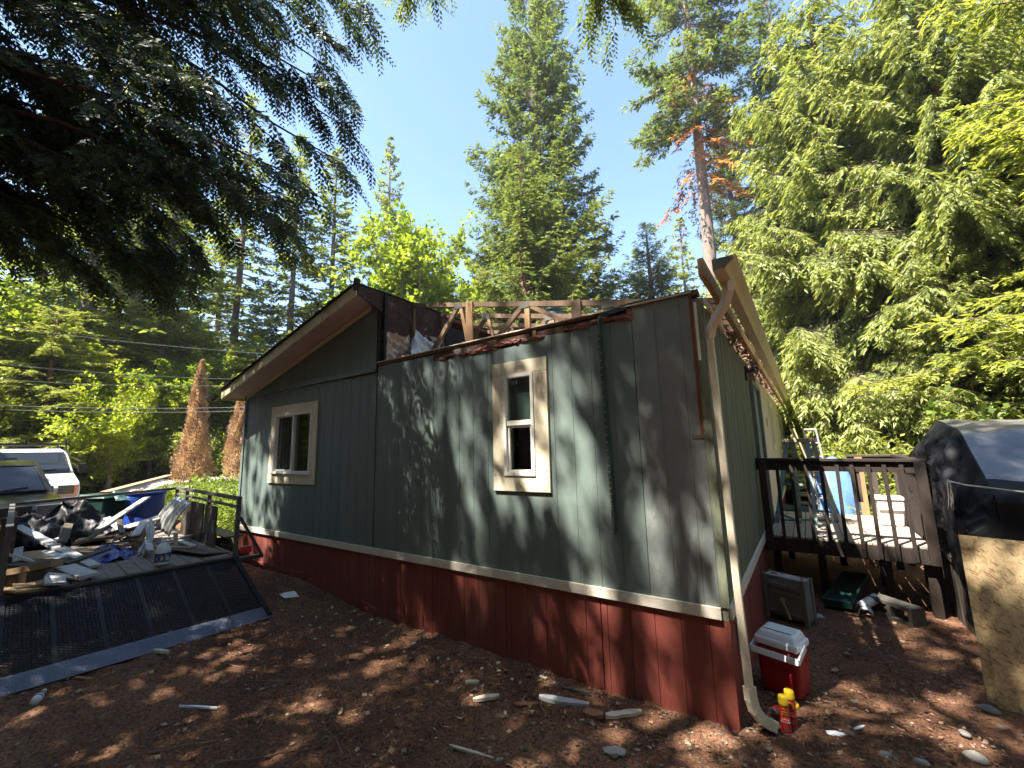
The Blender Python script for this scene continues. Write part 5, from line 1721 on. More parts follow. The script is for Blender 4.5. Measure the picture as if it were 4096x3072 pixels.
# ------------------------------------------------------------------ vehicles
def vehicle(name, label, cat, x, y, rz, prof, W, belt, taper, paint, ws, lamps, hood_z):
    """prof: side outline (forward, up); ws: windshield foot and head (forward, up) points"""
    z0 = gz(x, y)
    root = thing(name, label, cat, (x, y, z0))
    R_ = Matrix.Rotation(rz, 3, 'Z')

    def P(f, s, z):
        k = 1 - taper * max(0, z - belt)
        v = R_ @ Vector((f, s * k, 0))
        return (x + v.x, y + v.y, z0 + z)
    b = MB()
    n = len(prof)
    sec = [(-1, 0), (-.86, .03), (.86, .03), (1, 0)]
    for s, _ in sec:
        for f, z in prof:
            b.v.append(P(f, s * W / 2, z + (_ if z > belt + .3 else 0)))
    for j in range(len(sec) - 1):
        for i in range(n):
            i2 = (i + 1) % n
            b.f.append((j * n + i, j * n + i2, (j + 1) * n + i2, (j + 1) * n + i))
    b.f.append(tuple(range(n))[::-1])
    b.f.append(tuple((len(sec) - 1) * n + i for i in range(n)))
    b.build('body', paint, root, bevel=.045, seg=3)
    d = Vector((ws[1][0] - ws[0][0], ws[1][1] - ws[0][1]))
    nn = Vector((d.y, -d.x)).normalized() * .022
    if nn.x < 0:
        nn = -nn
    g = MB()
    L = lambda t, s, o=1: P(ws[0][0] + d.x * t + nn.x * o, s * W / 2, ws[0][1] + d.y * t + nn.y * o)
    g.poly([L(.06, -.86), L(.06, .86), L(.97, .84), L(.97, -.84)])
    wsh = g.build('windshield', 'car_glass', root, solid=.004)
    fb = MB()
    for q in (((.03, -.91), (.03, .91)), ((.99, -.89), (.99, .89)), ((.03, -.89), (.99, -.87)), ((.03, .89), (.99, .87))):
        fb.bar(L(q[0][0], q[0][1]), L(q[1][0], q[1][1]), .035, .02)
    fb.build('windshield_seal', 'car_rubber', root)
    for s in (-.55, .1):
        MB().bar(L(.05, s, 2), L(.16, s + .5, 1.6), .02, .015).build('wiper', 'car_rubber', root)
    for s in (-1, 1):
        sw = MB()
        sw.poly([P(ws[0][0] - .25, s * (W / 2 + .006), ws[0][1] + .03), P(ws[1][0] - .12, s * (W / 2 + .006), ws[1][1] - .07), P(ws[1][0] - .95, s * (W / 2 + .006), ws[1][1] - .07), P(ws[1][0] - .95, s * (W / 2 + .006), ws[0][1] + .03)])
        sw.build('side_window', 'car_glass', root, solid=.004)
        for f, zz in lamps['wheels']:
            p0, p1 = Vector(P(f, s * (W / 2 - .22), .36)), Vector(P(f, s * (W / 2 + .01), .36))
            wh = MB().tube([p0, p1], .36, 22).build('wheel', 'car_rubber', root)
            MB().tube([p1, p1 + (p1 - p0) * .04], .21, 16).build('rim', 'tin', wh)
        a, c, zl, zh, ff = lamps['head']
        hl = MB().hexa([P(ff - .03, s * a, zl), P(ff - .03, s * c, zl), P(ff - .2, s * c, zl), P(ff - .2, s * a, zl), P(ff - .045, s * a, zh), P(ff - .045, s * c, zh), P(ff - .2, s * c, zh), P(ff - .2, s * a, zh)])
        hl.build('headlight', 'headlight', root, bevel=.01)
        am = MB().hexa([P(ff - .03, s * c, zl), P(ff - .10, s * (c + .10), zl), P(ff - .25, s * (c + .10), zl), P(ff - .2, s * c, zl), P(ff - .045, s * c, zh), P(ff - .11, s * (c + .10), zh), P(ff - .25, s * (c + .10), zh), P(ff - .2, s * c, zh)])
        am.build('turn_signal', 'amber', root)
        mx, mz = lamps['mirror']
        if mz < 1.2:
            continue
        MB().bar(P(mx, s * (W / 2 - .02), mz - .03), P(mx, s * (W / 2 + .14), mz - .03), .05, .04).build('mirror_arm', 'car_rubber', root)
        mm = MB().hexa([P(mx + .08, s * (W / 2 + .12), mz - .14), P(mx + .08, s * (W / 2 + .34), mz - .14), P(mx - .06, s * (W / 2 + .34), mz - .14), P(mx - .06, s * (W / 2 + .12), mz - .14), P(mx + .06, s * (W / 2 + .12), mz + .17), P(mx + .06, s * (W / 2 + .34), mz + .17), P(mx - .06, s * (W / 2 + .34), mz + .17), P(mx - .06, s * (W / 2 + .12), mz + .17)])
        mm.build('mirror', 'car_rubber', root, bevel=.03, seg=3)
    MB().hexa([P(prof[0][0] + .03, -W / 2 * .98, .42), P(prof[0][0] + .03, W / 2 * .98, .42), P(prof[0][0] - .1, W / 2 * .98, .42), P(prof[0][0] - .1, -W / 2 * .98, .42), P(prof[0][0] + .03, -W / 2 * .98, .62), P(prof[0][0] + .03, W / 2 * .98, .62), P(prof[0][0] - .1, W / 2 * .98, .62), P(prof[0][0] - .1, -W / 2 * .98, .62)]).build('bumper', lamps['bumper'], root, bevel=.03)
    MB().hexa([P(lamps['head'][4] - .03, -.42, lamps['head'][2]), P(lamps['head'][4] - .03, .42, lamps['head'][2]), P(lamps['head'][4] - .2, .42, lamps['head'][2]), P(lamps['head'][4] - .2, -.42, lamps['head'][2]), P(lamps['head'][4] - .04, -.42, lamps['head'][3]), P(lamps['head'][4] - .04, .42, lamps['head'][3]), P(lamps['head'][4] - .2, .42, lamps['head'][3]), P(lamps['head'][4] - .2, -.42, lamps['head'][3])]).build('grille', 'car_rubber', root)
    return root, P, z0


van, VP, vz = vehicle('van', 'white work van with black roof rack parked on the lane', 'van', -16.0, -1.32, .04,
                      [(1.35, .40), (1.38, .88), (1.30, 1.02), (.60, 1.30), (-.05, 1.93), (-.35, 2.03), (-4.1, 2.05), (-4.25, 1.9), (-4.3, .40)], 2.0, 1.15, .10, 'van_white',
                      ((.62, 1.30), (-.02, 1.93)), dict(wheels=((.72, .36), (-2.75, .36)), head=(.52, .86, .70, .95, 1.455), mirror=(.42, 1.42), bumper='van_white'), 1.2)
rk = MB().bar(VP(.35, -.86, 2.22), VP(-4.2, -.86, 2.22), .05, .05).build('roof_rack', 'black_metal', van)
MB().bar(VP(.35, .86, 2.22), VP(-4.2, .86, 2.22), .05, .05).build('rack_rail', 'black_metal', rk)
for f in (.35, -.6, -1.9, -3.1, -4.15):
    MB().bar(VP(f, -.88, 2.19), VP(f, .88, 2.19), .05, .05).build('rack_bar', 'black_metal', rk)
    for s in (-1, 1):
        MB().bar(VP(f, s * .86, 2.0), VP(f, s * .86, 2.34 if f > 0 else 2.2), .035, .035).build('rack_leg', 'black_metal', rk)
suv, SP, sz = vehicle('suv', 'dark gold sport utility vehicle parked beyond the trailer', 'car', -10.15, -2.48, .02,
                      [(1.75, .42), (1.78, .82), (1.65, .95), (.55, 1.08), (-.12, 1.62), (-.45, 1.72), (-2.6, 1.72), (-2.95, 1.55), (-3.0, .42)], 1.82, 1.05, .30, 'suv_gold',
                      ((.57, 1.08), (-.09, 1.61)), dict(wheels=((1.05, .36), (-2.0, .36)), head=(.48, .80, .72, .90, 1.86), mirror=(.25, 1.12), bumper='suv_gold'), 1.0)
for s in (-1, 1):
    MB().tube([SP(-.5, s * .62, 1.74), SP(-.6, s * .62, 1.79), SP(-2.3, s * .62, 1.79), SP(-2.4, s * .62, 1.74)], .02, 8).build('roof_rail', 'car_rubber', suv)

# wires strung across the lane
for k, (p, q) in enumerate((((-17.71, -1.85, 5.61), (-10.56, 2.71, 4.19)), ((-17.84, -1.7, 4.39), (-11.5, 2.22, 3.4)), ((-17.49, -1.36, 3.86), (-11.66, 2.15, 3.19)), ((-18.32, -1.79, 3.09), (-11.47, 2.41, 2.49)), ((-18.34, -1.77, 2.95), (-11.52, 2.4, 2.37)))):
    P, Q = Vector(p), Vector(q)
    d = Q - P
    A, B = P - d * 2.2, Q + d * 1.1
    pts = []
    for i in range(29):
        t = i / 28
        s = A.lerp(B, t)
        lin_t = (2.2 + .5) / 4.3
        s.z -= 1.2 * (4 * t * (1 - t)) - 1.2 * .97
        pts.append(s)
    tag(MB().tube(pts, .0035 if k < 3 else .0055, 5).build('overhead_wire', 'wire'), ('uppermost', 'second', 'third', 'thick lower', 'lowest')[k] + ' overhead wire crossing in front of the wood', 'wire', 'overhead wires')

# ------------------------------------------------------------------ deck at the side door
deck = thing('porch_deck', 'dark stained wooden porch deck with baluster railing at the side door', 'deck', (3.9, 4.4, -.8))
dx0, dx1, dy0, dy1 = 3.06, 4.66, 3.22, 5.62
for k in range(12):
    a = dx0 + k * (dx1 - dx0) / 12
    MB().box(a + .004, a + (dx1 - dx0) / 12 - .004, dy0 - .02, dy1, -.048, -.022 + rnd.uniform(-.002, .002)).build('floor_plank', 'porch_plank', deck, bevel=.003)
MB().box(dx0 - .05, dx1 + .02, dy0 - .045, dy0 - .005, -.21, -.05).build('rim_joist', 'porch_stain', deck)
MB().box(dx0, dx1, dy1 - .04, dy1, -.21, -.05).build('rim_joist', 'porch_stain', deck)
MB().box(dx1 - .02, dx1 + .02, dy0, dy1 - .05, -.208, -.05).build('rim_joist', 'porch_stain', deck)
for y in (3.9, 4.5, 5.1):
    MB().box(dx0, dx1 - .03, y, y + .04, -.19, -.05).build('joist', 'porch_stain', deck)
for x, y in ((3.12, 3.42), (3.61, 3.61), (4.25, 3.46), (4.62, 3.3), (3.2, 5.4), (3.9, 5.4), (4.6, 5.5), (4.3, 4.4)):
    MB().box(x - .045, x + .045, y - .045, y + .045, -.85, -.05 if y > 3.5 else -.212).build('support_post', 'porch_stain', deck)
cap = MB().hexa([(2.98, 3.15, .955), (4.86, 3.15, .925), (4.86, 3.28, .925), (2.98, 3.28, .955), (2.98, 3.15, .99), (4.86, 3.15, .96), (4.86, 3.28, .96), (2.98, 3.28, .99)]).build('railing', 'porch_stain', deck, bevel=.004)
MB().hexa([(3.0, 3.185, .83), (4.80, 3.185, .80), (4.80, 3.222, .80), (3.0, 3.222, .83), (3.0, 3.185, .954), (4.80, 3.185, .924), (4.80, 3.222, .924), (3.0, 3.222, .954)]).build('upper_rail', 'porch_stain', cap)
MB().box(3.03, 3.115, 3.09, 3.175, -.2, .953).build('rail_post', 'porch_stain', cap, bevel=.004)
MB().box(4.60, 4.69, 3.09, 3.175, -.2, .925).build('rail_post', 'porch_stain', cap, bevel=.004)
for k, x in enumerate((3.24, 3.40, 3.56, 3.72, 3.88, 4.03, 4.185, 4.335, 4.49)):
    j = rnd.uniform(-.008, .008)
    MB().hexa([(x - .019 - j, 3.14, -.19), (x + .019 - j, 3.14, -.19), (x + .019 - j, 3.172, -.19), (x - .019 - j, 3.172, -.19), (x - .019 + j, 3.145, .90), (x + .019 + j, 3.145, .90), (x + .019 + j, 3.183, .90), (x - .019 + j, 3.183, .90)]).build('baluster', 'porch_stain', cap)
MB().box(4.02, 4.10, 3.195, 3.23, .45, .90).build('broken_baluster', 'old_fence', cap)
sr = MB().hexa([(4.60, 3.29, .925), (4.74, 3.29, .925), (4.84, 5.66, .93), (4.70, 5.66, .93), (4.60, 3.29, .96), (4.74, 3.29, .96), (4.84, 5.66, .965), (4.70, 5.66, .965)]).build('side_railing', 'porch_stain', deck, bevel=.004)
for k in range(16):
    y = 3.36 + k * .145
    x = 4.66 + .1 * (y - 3.3) / 2.3
    MB().box(x - .018, x + .018, y - .02, y + .02, -.2, .93).build('baluster', 'porch_stain', sr)
br = MB().box(4.14, 4.80, 5.60, 5.73, .93, .965).build('back_railing', 'old_fence', deck, bevel=.004)
MB().box(4.14, 4.80, 5.64, 5.675, .80, .928).build('upper_rail', 'old_fence', br)
MB().box(4.24, 4.34, 5.60, 5.70, -.75, .929).build('rail_post', 'pine', br)  # paler wood than its neighbours paints the sunlight on this post
MB().box(4.44, 4.50, 5.63, 5.68, -.2, .92).build('rail_post', 'old_fence', br)
MB().box(4.72, 4.80, 5.60, 5.70, -.75, .929).build('rail_post', 'old_fence', br)
sk = MB().bar((4.80, 2.45, -.12), (4.74, 4.7, -.12), .03, .06).build('board_skirt', 'old_fence', deck)
for k in range(19):
    y = 2.5 + k * .12
    x = 4.80 - .06 * (y - 2.45) / 2.2
    MB().bar((x + .02, y, -.85), (x + rnd.uniform(.0, .04), y + rnd.uniform(-.01, .01), -.03 + rnd.uniform(-.03, .03)), .105, .018, up=(1, 0, 0)).build('skirt_board', 'old_fence', sk)

# stepladder
lad = thing('stepladder', 'worn blue-grey stepladder with splayed legs standing on the porch deck', 'ladder', (3.5, 4.45, -.02))
MB().box(3.30, 3.74, 4.33, 4.50, 1.19, 1.25).build('top_cap', 'ladder_wood', lad, bevel=.01)
FEET = dict(A=((3.35, 4.38, 1.19), (3.10, 4.26, -.02)), C=((3.62, 4.36, 1.19), (3.58, 4.00, -.02)), B=((3.69, 4.46, 1.19), (3.86, 4.68, -.02)), D=((3.43, 4.47, 1.19), (3.39, 4.92, -.02)))
for k, (p, q) in FEET.items():
    MB().bar(p, q, .062, .026, up=(0, 1, 0)).build('leg', 'ladder_blue', lad)
for k in range(4):
    t = .22 + k * .22
    p = Vector(FEET['D'][0]).lerp(Vector(FEET['D'][1]), t)
    q = Vector(FEET['B'][0]).lerp(Vector(FEET['B'][1]), t)
    MB().bar(p, q, .085, .022).build('step', 'ladder_blue', lad)
for t in (.30, .52, .80):
    p = Vector(FEET['A'][0]).lerp(Vector(FEET['A'][1]), t)
    q = Vector(FEET['C'][0]).lerp(Vector(FEET['C'][1]), t)
    MB().bar(p, q, .02, .03 if t < .7 else .07).build('brace', 'ladder_blue', lad)
MB().bar((3.15, 4.27, .12), (3.42, 4.15, .02), .02, .03).build('brace', 'ladder_wood', lad)
# aluminium ladder leaning beyond the deck
al = thing('extension_ladder', 'bright aluminium ladder standing beyond the deck beside the wall', 'ladder', (3.85, 6.5, -.72))
for s in (0, 1):
    MB().bar((3.59 + s * .19, 6.20 + s * .12, 1.43), (3.72 + s * .26, 6.6 + s * .16, -.72), .03, .06, up=(0, 1, 0)).build('rail', 'aluminium', al)
for k in range(9):
    t = .0 + k * .12
    p = Vector((3.59, 6.20, 1.43)).lerp(Vector((3.72, 6.6, -.72)), t)
    q = Vector((3.78, 6.32, 1.43)).lerp(Vector((3.98, 6.76, -.72)), t)
    MB().tube([p, q], .016, 8).build('rung', 'aluminium', al)


def wrap(u, v):
    a = u * 2 * math.pi
    r_ = (.40 * (1 - .45 * v ** 2) + .04 * math.sin(a * 5 + v * 6)) * (1 if v < .97 else .05)
    return (4.05 + r_ * math.cos(a), 8.7 + r_ * math.sin(a) * .8, -.72 + 1.55 * v + .03 * math.sin(a * 3))


tag(MB().grid(wrap, 30, 16).build('wrapped_load', 'blue_sheet', smooth=True), 'tall load wrapped in pale blue tarp in the sun beyond the deck', 'wrapped load')
# steps of the farther porch
fp = thing('porch_steps', 'weathered grey wooden steps of a farther porch along the long wall', 'steps', (3.6, 10.2, -.75))
for k in range(5):
    z = -.52 + k * .17
    y = 9.3 + k * .27
    MB().box(3.2, 3.95, y, y + .29, z, z + .04).build('tread', 'porch_plank', fp)
    MB().box(3.22, 3.93, y + .25, y + .28, z - .14, z - .001).build('riser', 'old_fence', fp)
MB().box(3.05, 4.5, 10.65, 12.6, .26, .30).build('landing', 'porch_plank', fp)
for x in (3.1, 3.5, 3.9, 4.4):
    MB().box(x - .04, x + .04, 12.5, 12.58, -.75, 1.2).build('post', 'old_fence', fp)
for z in (1.2, .75):
    MB().box(3.05, 4.5, 12.49, 12.59, z, z + .05).build('handrail', 'old_fence', fp)
for s in (3.2, 3.95):
    MB().bar((s, 9.3, -.7), (s, 10.7, .22), .04, .18).build('stringer', 'old_fence', fp)
# sloping loose board at the far end of the eave
tag(MB().bar((3.35, 9.8, 1.55), (3.75, 9.2, .35), .1, .03, up=(0, 1, 0)).build('board', 'raw_board'), 'bare board slanting down from the long wall behind the stepladder', 'board')
# tote on the deck
tt = thing('storage_tote', 'pale grey lidded storage tote standing on the porch deck', 'tote', (4.50, 4.78, -.02))
MB().hexa([(4.38, 4.62, -.018), (4.62, 4.62, -.018), (4.62, 4.94, -.018), (4.38, 4.94, -.018), (4.34, 4.58, .34), (4.66, 4.58, .34), (4.66, 4.98, .34), (4.34, 4.98, .34)]).build('tub', 'tote', tt, bevel=.02, seg=3)
MB().box(4.325, 4.675, 4.565, 4.995, .342, .375).build('lid', 'tote', tt, bevel=.012, seg=3)
MB().box(4.36, 4.64, 4.572, 4.598, .20, .25).build('grip', 'tote', tt, bevel=.008)
bk = thing('bucket', 'blue plastic bucket on the dirt near the farther steps', 'bucket', (3.85, 7.9, gz(3.85, 7.9)))
MB().lathe((3.85, 7.9, gz(3.85, 7.9)), [(.12, 0), (.15, .32), (.155, .33)], 18).build('pail', 'blue_barrel', bk, smooth=True)
MB().tube([(3.70, 7.9, gz(3.85, 7.9) + .32), (3.72, 7.85, gz(3.85, 7.9) + .2), (3.98, 7.85, gz(3.85, 7.9) + .2), (4.0, 7.9, gz(3.85, 7.9) + .32)], .006, 6).build('bail', 'tin', bk)
# chain-link panel
cl = thing('chain_link_panel', 'short grey chain-link fence panel beyond the deck', 'fence', (4.5, 10.0, -.72))
for x in (4.2, 5.1):
    MB().tube([(x, 10.0, -.75), (x, 10.0, .35)], .025, 8).build('post', 'chain', cl)
MB().tube([(4.2, 10.0, .33), (5.1, 10.0, .33)], .018, 8).build('top_rail', 'chain', cl)
b = MB()
for k in range(-12, 10):
    a = 4.2 + k * .1
    for sgn in (1, -1):
        p = (a, 10.0, -.7) if sgn > 0 else (a + 1.0, 10.0, -.7)
        x0_, x1_ = p[0], p[0] + sgn * 1.0
        lo, hi = 0, 1
        t0 = max(0, (4.2 - x0_) / (x1_ - x0_)) if sgn > 0 else max(0, (5.1 - x0_) / (x1_ - x0_))
        t1 = min(1, (5.1 - x0_) / (x1_ - x0_)) if sgn > 0 else min(1, (4.2 - x0_) / (x1_ - x0_))
        if t1 > t0:
            b.tube([(x0_ + (x1_ - x0_) * t0, 10.0, -.7 + 1.02 * t0), (x0_ + (x1_ - x0_) * t1, 10.0, -.7 + 1.02 * t1)], .003, 3)
stuff(b.build('link_mesh', 'chain', cl))
# hose
hp_ = []
for k in range(30):
    t = k / 29
    hp_.append((3.3 + 1.6 * t, 6.2 + .35 * math.sin(t * 7), gz(3.3 + 1.6 * t, 6.2) + .02))
tag(MB().tube(hp_, .012, 6).build('garden_hose', 'hose', smooth=True), 'bright blue hose lying on the dirt beyond the deck posts', 'hose')
tag(MB().tube([(3.05, 4.55, -.005), (3.3, 4.5, -.008), (3.55, 4.72, -.008), (3.8, 4.75, -.008)], .012, 6).build('garden_hose', 'hose', smooth=True), 'short length of blue hose on the porch planks under the stepladder', 'hose')

# ------------------------------------------------------------------ things on the ground at the right
G = lambda x, y: gz(x, y)
# cooler
cx, cy = 3.255, .72
cz = G(cx, cy) - .004
ck = thing('cooler', 'red cooler with white lid and swing handle on the dirt by the corner', 'cooler', (cx, cy, cz))


def rbox(x0, x1, y0, y1, z0, z1, tx=0.0, ty=0.0):
    return MB().hexa([(x0 + tx, y0 + ty, z0), (x1 - tx, y0 + ty, z0), (x1 - tx, y1 - ty, z0), (x0 + tx, y1 - ty, z0), (x0, y0, z1), (x1, y0, z1), (x1, y1, z1), (x0, y1, z1)])


rot = -.30
rbox(cx - .155, cx + .155, cy - .125, cy + .125, cz, cz + .345, .012, .012).turn((cx, cy, cz), rot).build('tub', 'cooler_red', ck, bevel=.035, seg=4)
rbox(cx - .105, cx + .105, cy - .1285, cy - .122, cz + .05, cz + .19, .004, 0).turn((cx, cy, cz), rot).build('panel', 'cooler_red', ck, bevel=.003)
lid = rbox(cx - .162, cx + .162, cy - .132, cy + .132, cz + .347, cz + .41).turn((cx, cy, cz), rot).build('lid', 'cooler_white', ck, bevel=.022, seg=3)
MB().hexa([(cx - .150, cy - .118, cz + .405), (cx + .150, cy - .118, cz + .405), (cx + .150, cy + .12, cz + .405), (cx - .150, cy + .12, cz + .405), (cx - .125, cy - .085, cz + .455), (cx + .125, cy - .085, cz + .455), (cx + .125, cy + .10, cz + .465), (cx - .125, cy + .10, cz + .465)]).turn((cx, cy, cz), rot).build('lid_dome', 'cooler_white', lid, bevel=.02, seg=3)
MB().box(cx - .10, cx + .10, cy - .062, cy - .056, cz + .458, cz + .462).turn((cx, cy, cz), rot).build('lid_seam', 'safe_grey', lid)
hb = MB()
for q in (((cx - .172, cy + .0, cz + .375), (cx - .172, cy - .165, cz + .31)), ((cx - .172, cy - .165, cz + .31), (cx + .172, cy - .165, cz + .31)), ((cx + .172, cy - .165, cz + .31), (cx + .172, cy + .0, cz + .375))):
    hb.bar(q[0], q[1], .014, .046, up=(0, .3, 1))
hb.turn((cx, cy, cz), rot).build('handle', 'cooler_white', ck, bevel=.005)


def text_part(body, size, mat, parent, loc, rot3, name='lettering'):
    cu = bpy.data.curves.new('lettering', 'FONT')
    cu.body = body
    cu.size = size
    cu.align_x = 'CENTER'
    cu.align_y = 'CENTER'
    cu.extrude = .0004
    tmp = bpy.data.objects.new('lettering_tmp', cu)
    COL.objects.link(tmp)
    bpy.context.view_layer.update()
    me = bpy.data.meshes.new_from_object(tmp.evaluated_get(bpy.context.evaluated_depsgraph_get()))
    bpy.data.objects.remove(tmp)
    o0 = ORG[parent.name]
    Mx = rot3.to_4x4()
    Mx.translation = Vector(loc) - Vector(o0)
    me.transform(Mx)
    me.materials.clear()
    me.materials.append(MATS[mat])
    o = bpy.data.objects.new(name, me)
    COL.objects.link(o)
    o.parent = parent
    ORG[o.name] = o0
    return o


def foam_can(x, y, label, lying=None):
    z = G(x, y) - .003
    root = thing('foam_can', label, 'spray can', (x, y, z), None)
    parts = [('can_body', 'can_red', [(.029, .004), (.031, .012), (.031, .165), (.028, .178)]), ('base_ring', 'can_steel', [(.027, 0), (.032, .003), (.032, .014), (.0312, .017)]),
             ('collar', 'can_steel', [(.027, .176), (.024, .186), (.022, .190)]), ('cap', 'can_yellow', [(.0315, .182), (.032, .20), (.031, .238), (.027, .243)])]
    for n_, m, pr_ in parts:
        b = MB().lathe((x, y, z), pr_, 20)
        if lying:
            b.turn((x, y, z + .032), rz=lying[0], ry=math.radians(90))
            b.v = [(p[0], p[1], p[2]) for p in b.v]
        b.build(n_, m, root, smooth=True)
    if not lying:
        a = math.atan2(-3.5772 - y, 3.5924 - x)
        R3 = Matrix.Rotation(a + math.pi / 2, 3, 'Z') @ Matrix.Rotation(math.pi / 2, 3, 'X')
        f = Vector((math.cos(a), math.sin(a), 0))
        panel = MB()
        panel.grid(lambda u, v: (x + .0314 * math.cos(a - .55 + 1.1 * u), y + .0314 * math.sin(a - .55 + 1.1 * u), z + .128 + .036 * v), 8, 1)
        lbp = panel.build('label_panel', 'print_black', root)
        for body, size, dz, m in (('GREAT', .0135, .154, 'can_yellow'), ('STUFF', .0135, .138, 'can_yellow'), ('GAPS &', .0145, .108, 'print_white'), ('CRACKS', .0145, .092, 'print_white')):
            text_part(body, size, m, lbp, Vector((x, y, z + dz)) + f * .0322, R3)
        mark = MB()
        mark.grid(lambda u, v: (x + .0314 * math.cos(a - .4 + .8 * u), y + .0314 * math.sin(a - .4 + .8 * u), z + .035 + .028 * v), 6, 1)
        mark.build('label_mark', 'can_steel', root)
    return root


foam_can(3.272, .145, 'red spray foam can with yellow cap standing in front of its twin')
foam_can(3.305, .235, 'red spray foam can with yellow cap standing just behind its twin')
foam_can(3.20, .31, 'red spray foam can lying on its side behind the downspout elbow', lying=(.95,))

# grey metal box with a crank
bx0, bx1, by0, by1 = 3.03, 3.46, 2.28, 2.46
bz = G(3.25, 2.35) - .004
sb = thing('metal_box', 'squat grey metal box with panelled front and crank handle beside the skirting', 'metal box', (3.25, 2.37, bz))
piv = (3.25, 2.37, bz)
rzb = -.40


def BX(*a, m='safe_grey', n='panel', bv=.004):
    return MB().box(*a).turn(piv, rzb).build(n, m, sb, bevel=bv)


BX(bx0, bx1, by0 + .012, by1, bz + .05, bz + .46, n='casing')
for x in (bx0 - .012, bx1 - .03):
    for y in (by0 - .012, by1 - .03):
        BX(x, x + .042, y, y + .042, bz - .0, bz + .485, n='corner_post')
BX(bx0 + .032, bx1 - .032, by0, by0 + .011, bz + .345, bz + .425, n='upper_panel')
BX(bx0 + .032, bx1 - .032, by0, by0 + .011, bz + .07, bz + .32, n='lower_panel')
BX(bx0 + .06, bx1 - .06, by0 - .016, by0 - .0005, bz + .365, bz + .405, n='moulding')
BX(bx0 + .055, bx1 - .055, by0 - .014, by0 - .0005, bz + .285, bz + .305, n='moulding')
BX(bx0 + .055, bx1 - .055, by0 - .014, by0 - .0005, bz + .085, bz + .105, n='moulding')
BX(bx0 + .005, bx1 - .005, by0 + .015, by1 - .005, bz + .461, bz + .475, m='dusty_top', n='top_plate')
MB().tube([(3.23, by0 - .002, bz + .23), (3.23, by0 - .035, bz + .23)], .028, 14).turn(piv, rzb).build('crank_hub', 'brass', sb)
MB().bar((3.225, by0 - .04, bz + .25), (3.31, by0 - .055, bz + .06), .03, .018, up=(0, 1, 0)).turn(piv, rzb).build('crank_handle', 'brass', sb, bevel=.004)
for k in range(16):
    p = Vector((rnd.uniform(bx0, bx1), rnd.uniform(by0 + .03, by1), bz + .478))
    if k < 6:
        MB().bar(p, p + Vector((rnd.uniform(-.03, .03), rnd.uniform(-.03, .03), .006)), .02, .008, jit=.003).turn(piv, rzb).build('dirt_lump', 'bark_chip', sb)

# green tray tipped on the ground
tyr = thing('plastic_tray', 'dark green plastic tray lying tilted under the deck edge', 'tray', (3.8, 3.35, -.8))
A_, B_, C_, D_ = Vector((3.57, 2.98, -.74)), Vector((3.84, 2.96, -.74)), Vector((4.08, 3.84, -.60)), Vector((3.82, 3.86, -.60))
n_t = (B_ - A_).cross(D_ - A_).normalized()
b = MB()
b.hexa([A_ - n_t * .012, B_ - n_t * .012, C_ - n_t * .012, D_ - n_t * .012, A_, B_, C_, D_])
b.build('tray_floor', 'green_tray', tyr)
for p, q in ((A_, B_), (B_, C_), (C_, D_), (D_, A_)):
    MB().bar(p + n_t * .035, q + n_t * .035, .022, .085, up=n_t).build('tray_wall', 'green_tray', tyr, bevel=.006)
MB().box(3.75, 3.95, 3.55, 3.75, -.86, -.69).build('prop_block', 'concrete', tyr)
for x, y, a, lb in ((3.985, 3.10, .9, 'white plastic pipe offcut leaning on the concrete block'), (3.95, 2.88, .2, 'short white half-pipe offcut on the dirt before the concrete block')):
    b = MB()
    z = G(x, y)
    b.grid(lambda u, v: (x + .06 * math.cos(math.pi * (u * 1.2 - .1)), y + (v - .5) * (.24 if a > .5 else .10), z + .01 + .055 * math.sin(math.pi * (u * 1.2 - .1)) + .04 + (.10 * v if a > .5 else 0)), 14, 2)
    b.turn((x, y, z), rz=-a)
    tag(b.build('pipe_offcut', 'pvc', smooth=True, solid=.004), lb, 'pipe')
# concrete block with two hollow cells
cb = thing('concrete_block', 'hollow concrete block lying by the deck post', 'concrete block', (4.16, 3.0, -.8))
pa, pb = Vector((3.99, 3.16, 0)), Vector((4.33, 2.82, 0))
dd = (pb - pa).normalized()
nn_ = Vector((-dd.y, dd.x, 0))
Lb = (pb - pa).length
zb_ = G(4.16, 3.0) - .01


def CB(t0, t1, z0, z1, n):
    p = pa + dd * t0
    q = pa + dd * t1
    off = nn_ * .19
    MB().hexa([(p.x, p.y, zb_ + z0), (q.x, q.y, zb_ + z0), (q.x + off.x, q.y + off.y, zb_ + z0), (p.x + off.x, p.y + off.y, zb_ + z0), (p.x, p.y, zb_ + z1), (q.x, q.y, zb_ + z1), (q.x + off.x, q.y + off.y, zb_ + z1), (p.x + off.x, p.y + off.y, zb_ + z1)]).build(n, 'concrete', cb, bevel=.004)


CB(0, Lb, .15, .19, 'shell')
CB(0, Lb, 0, .035, 'shell')
CB(0, .04, .0352, .1498, 'web')
CB(Lb / 2 - .02, Lb / 2 + .02, .0352, .1498, 'web')
CB(Lb - .04, Lb, .0352, .1498, 'web')

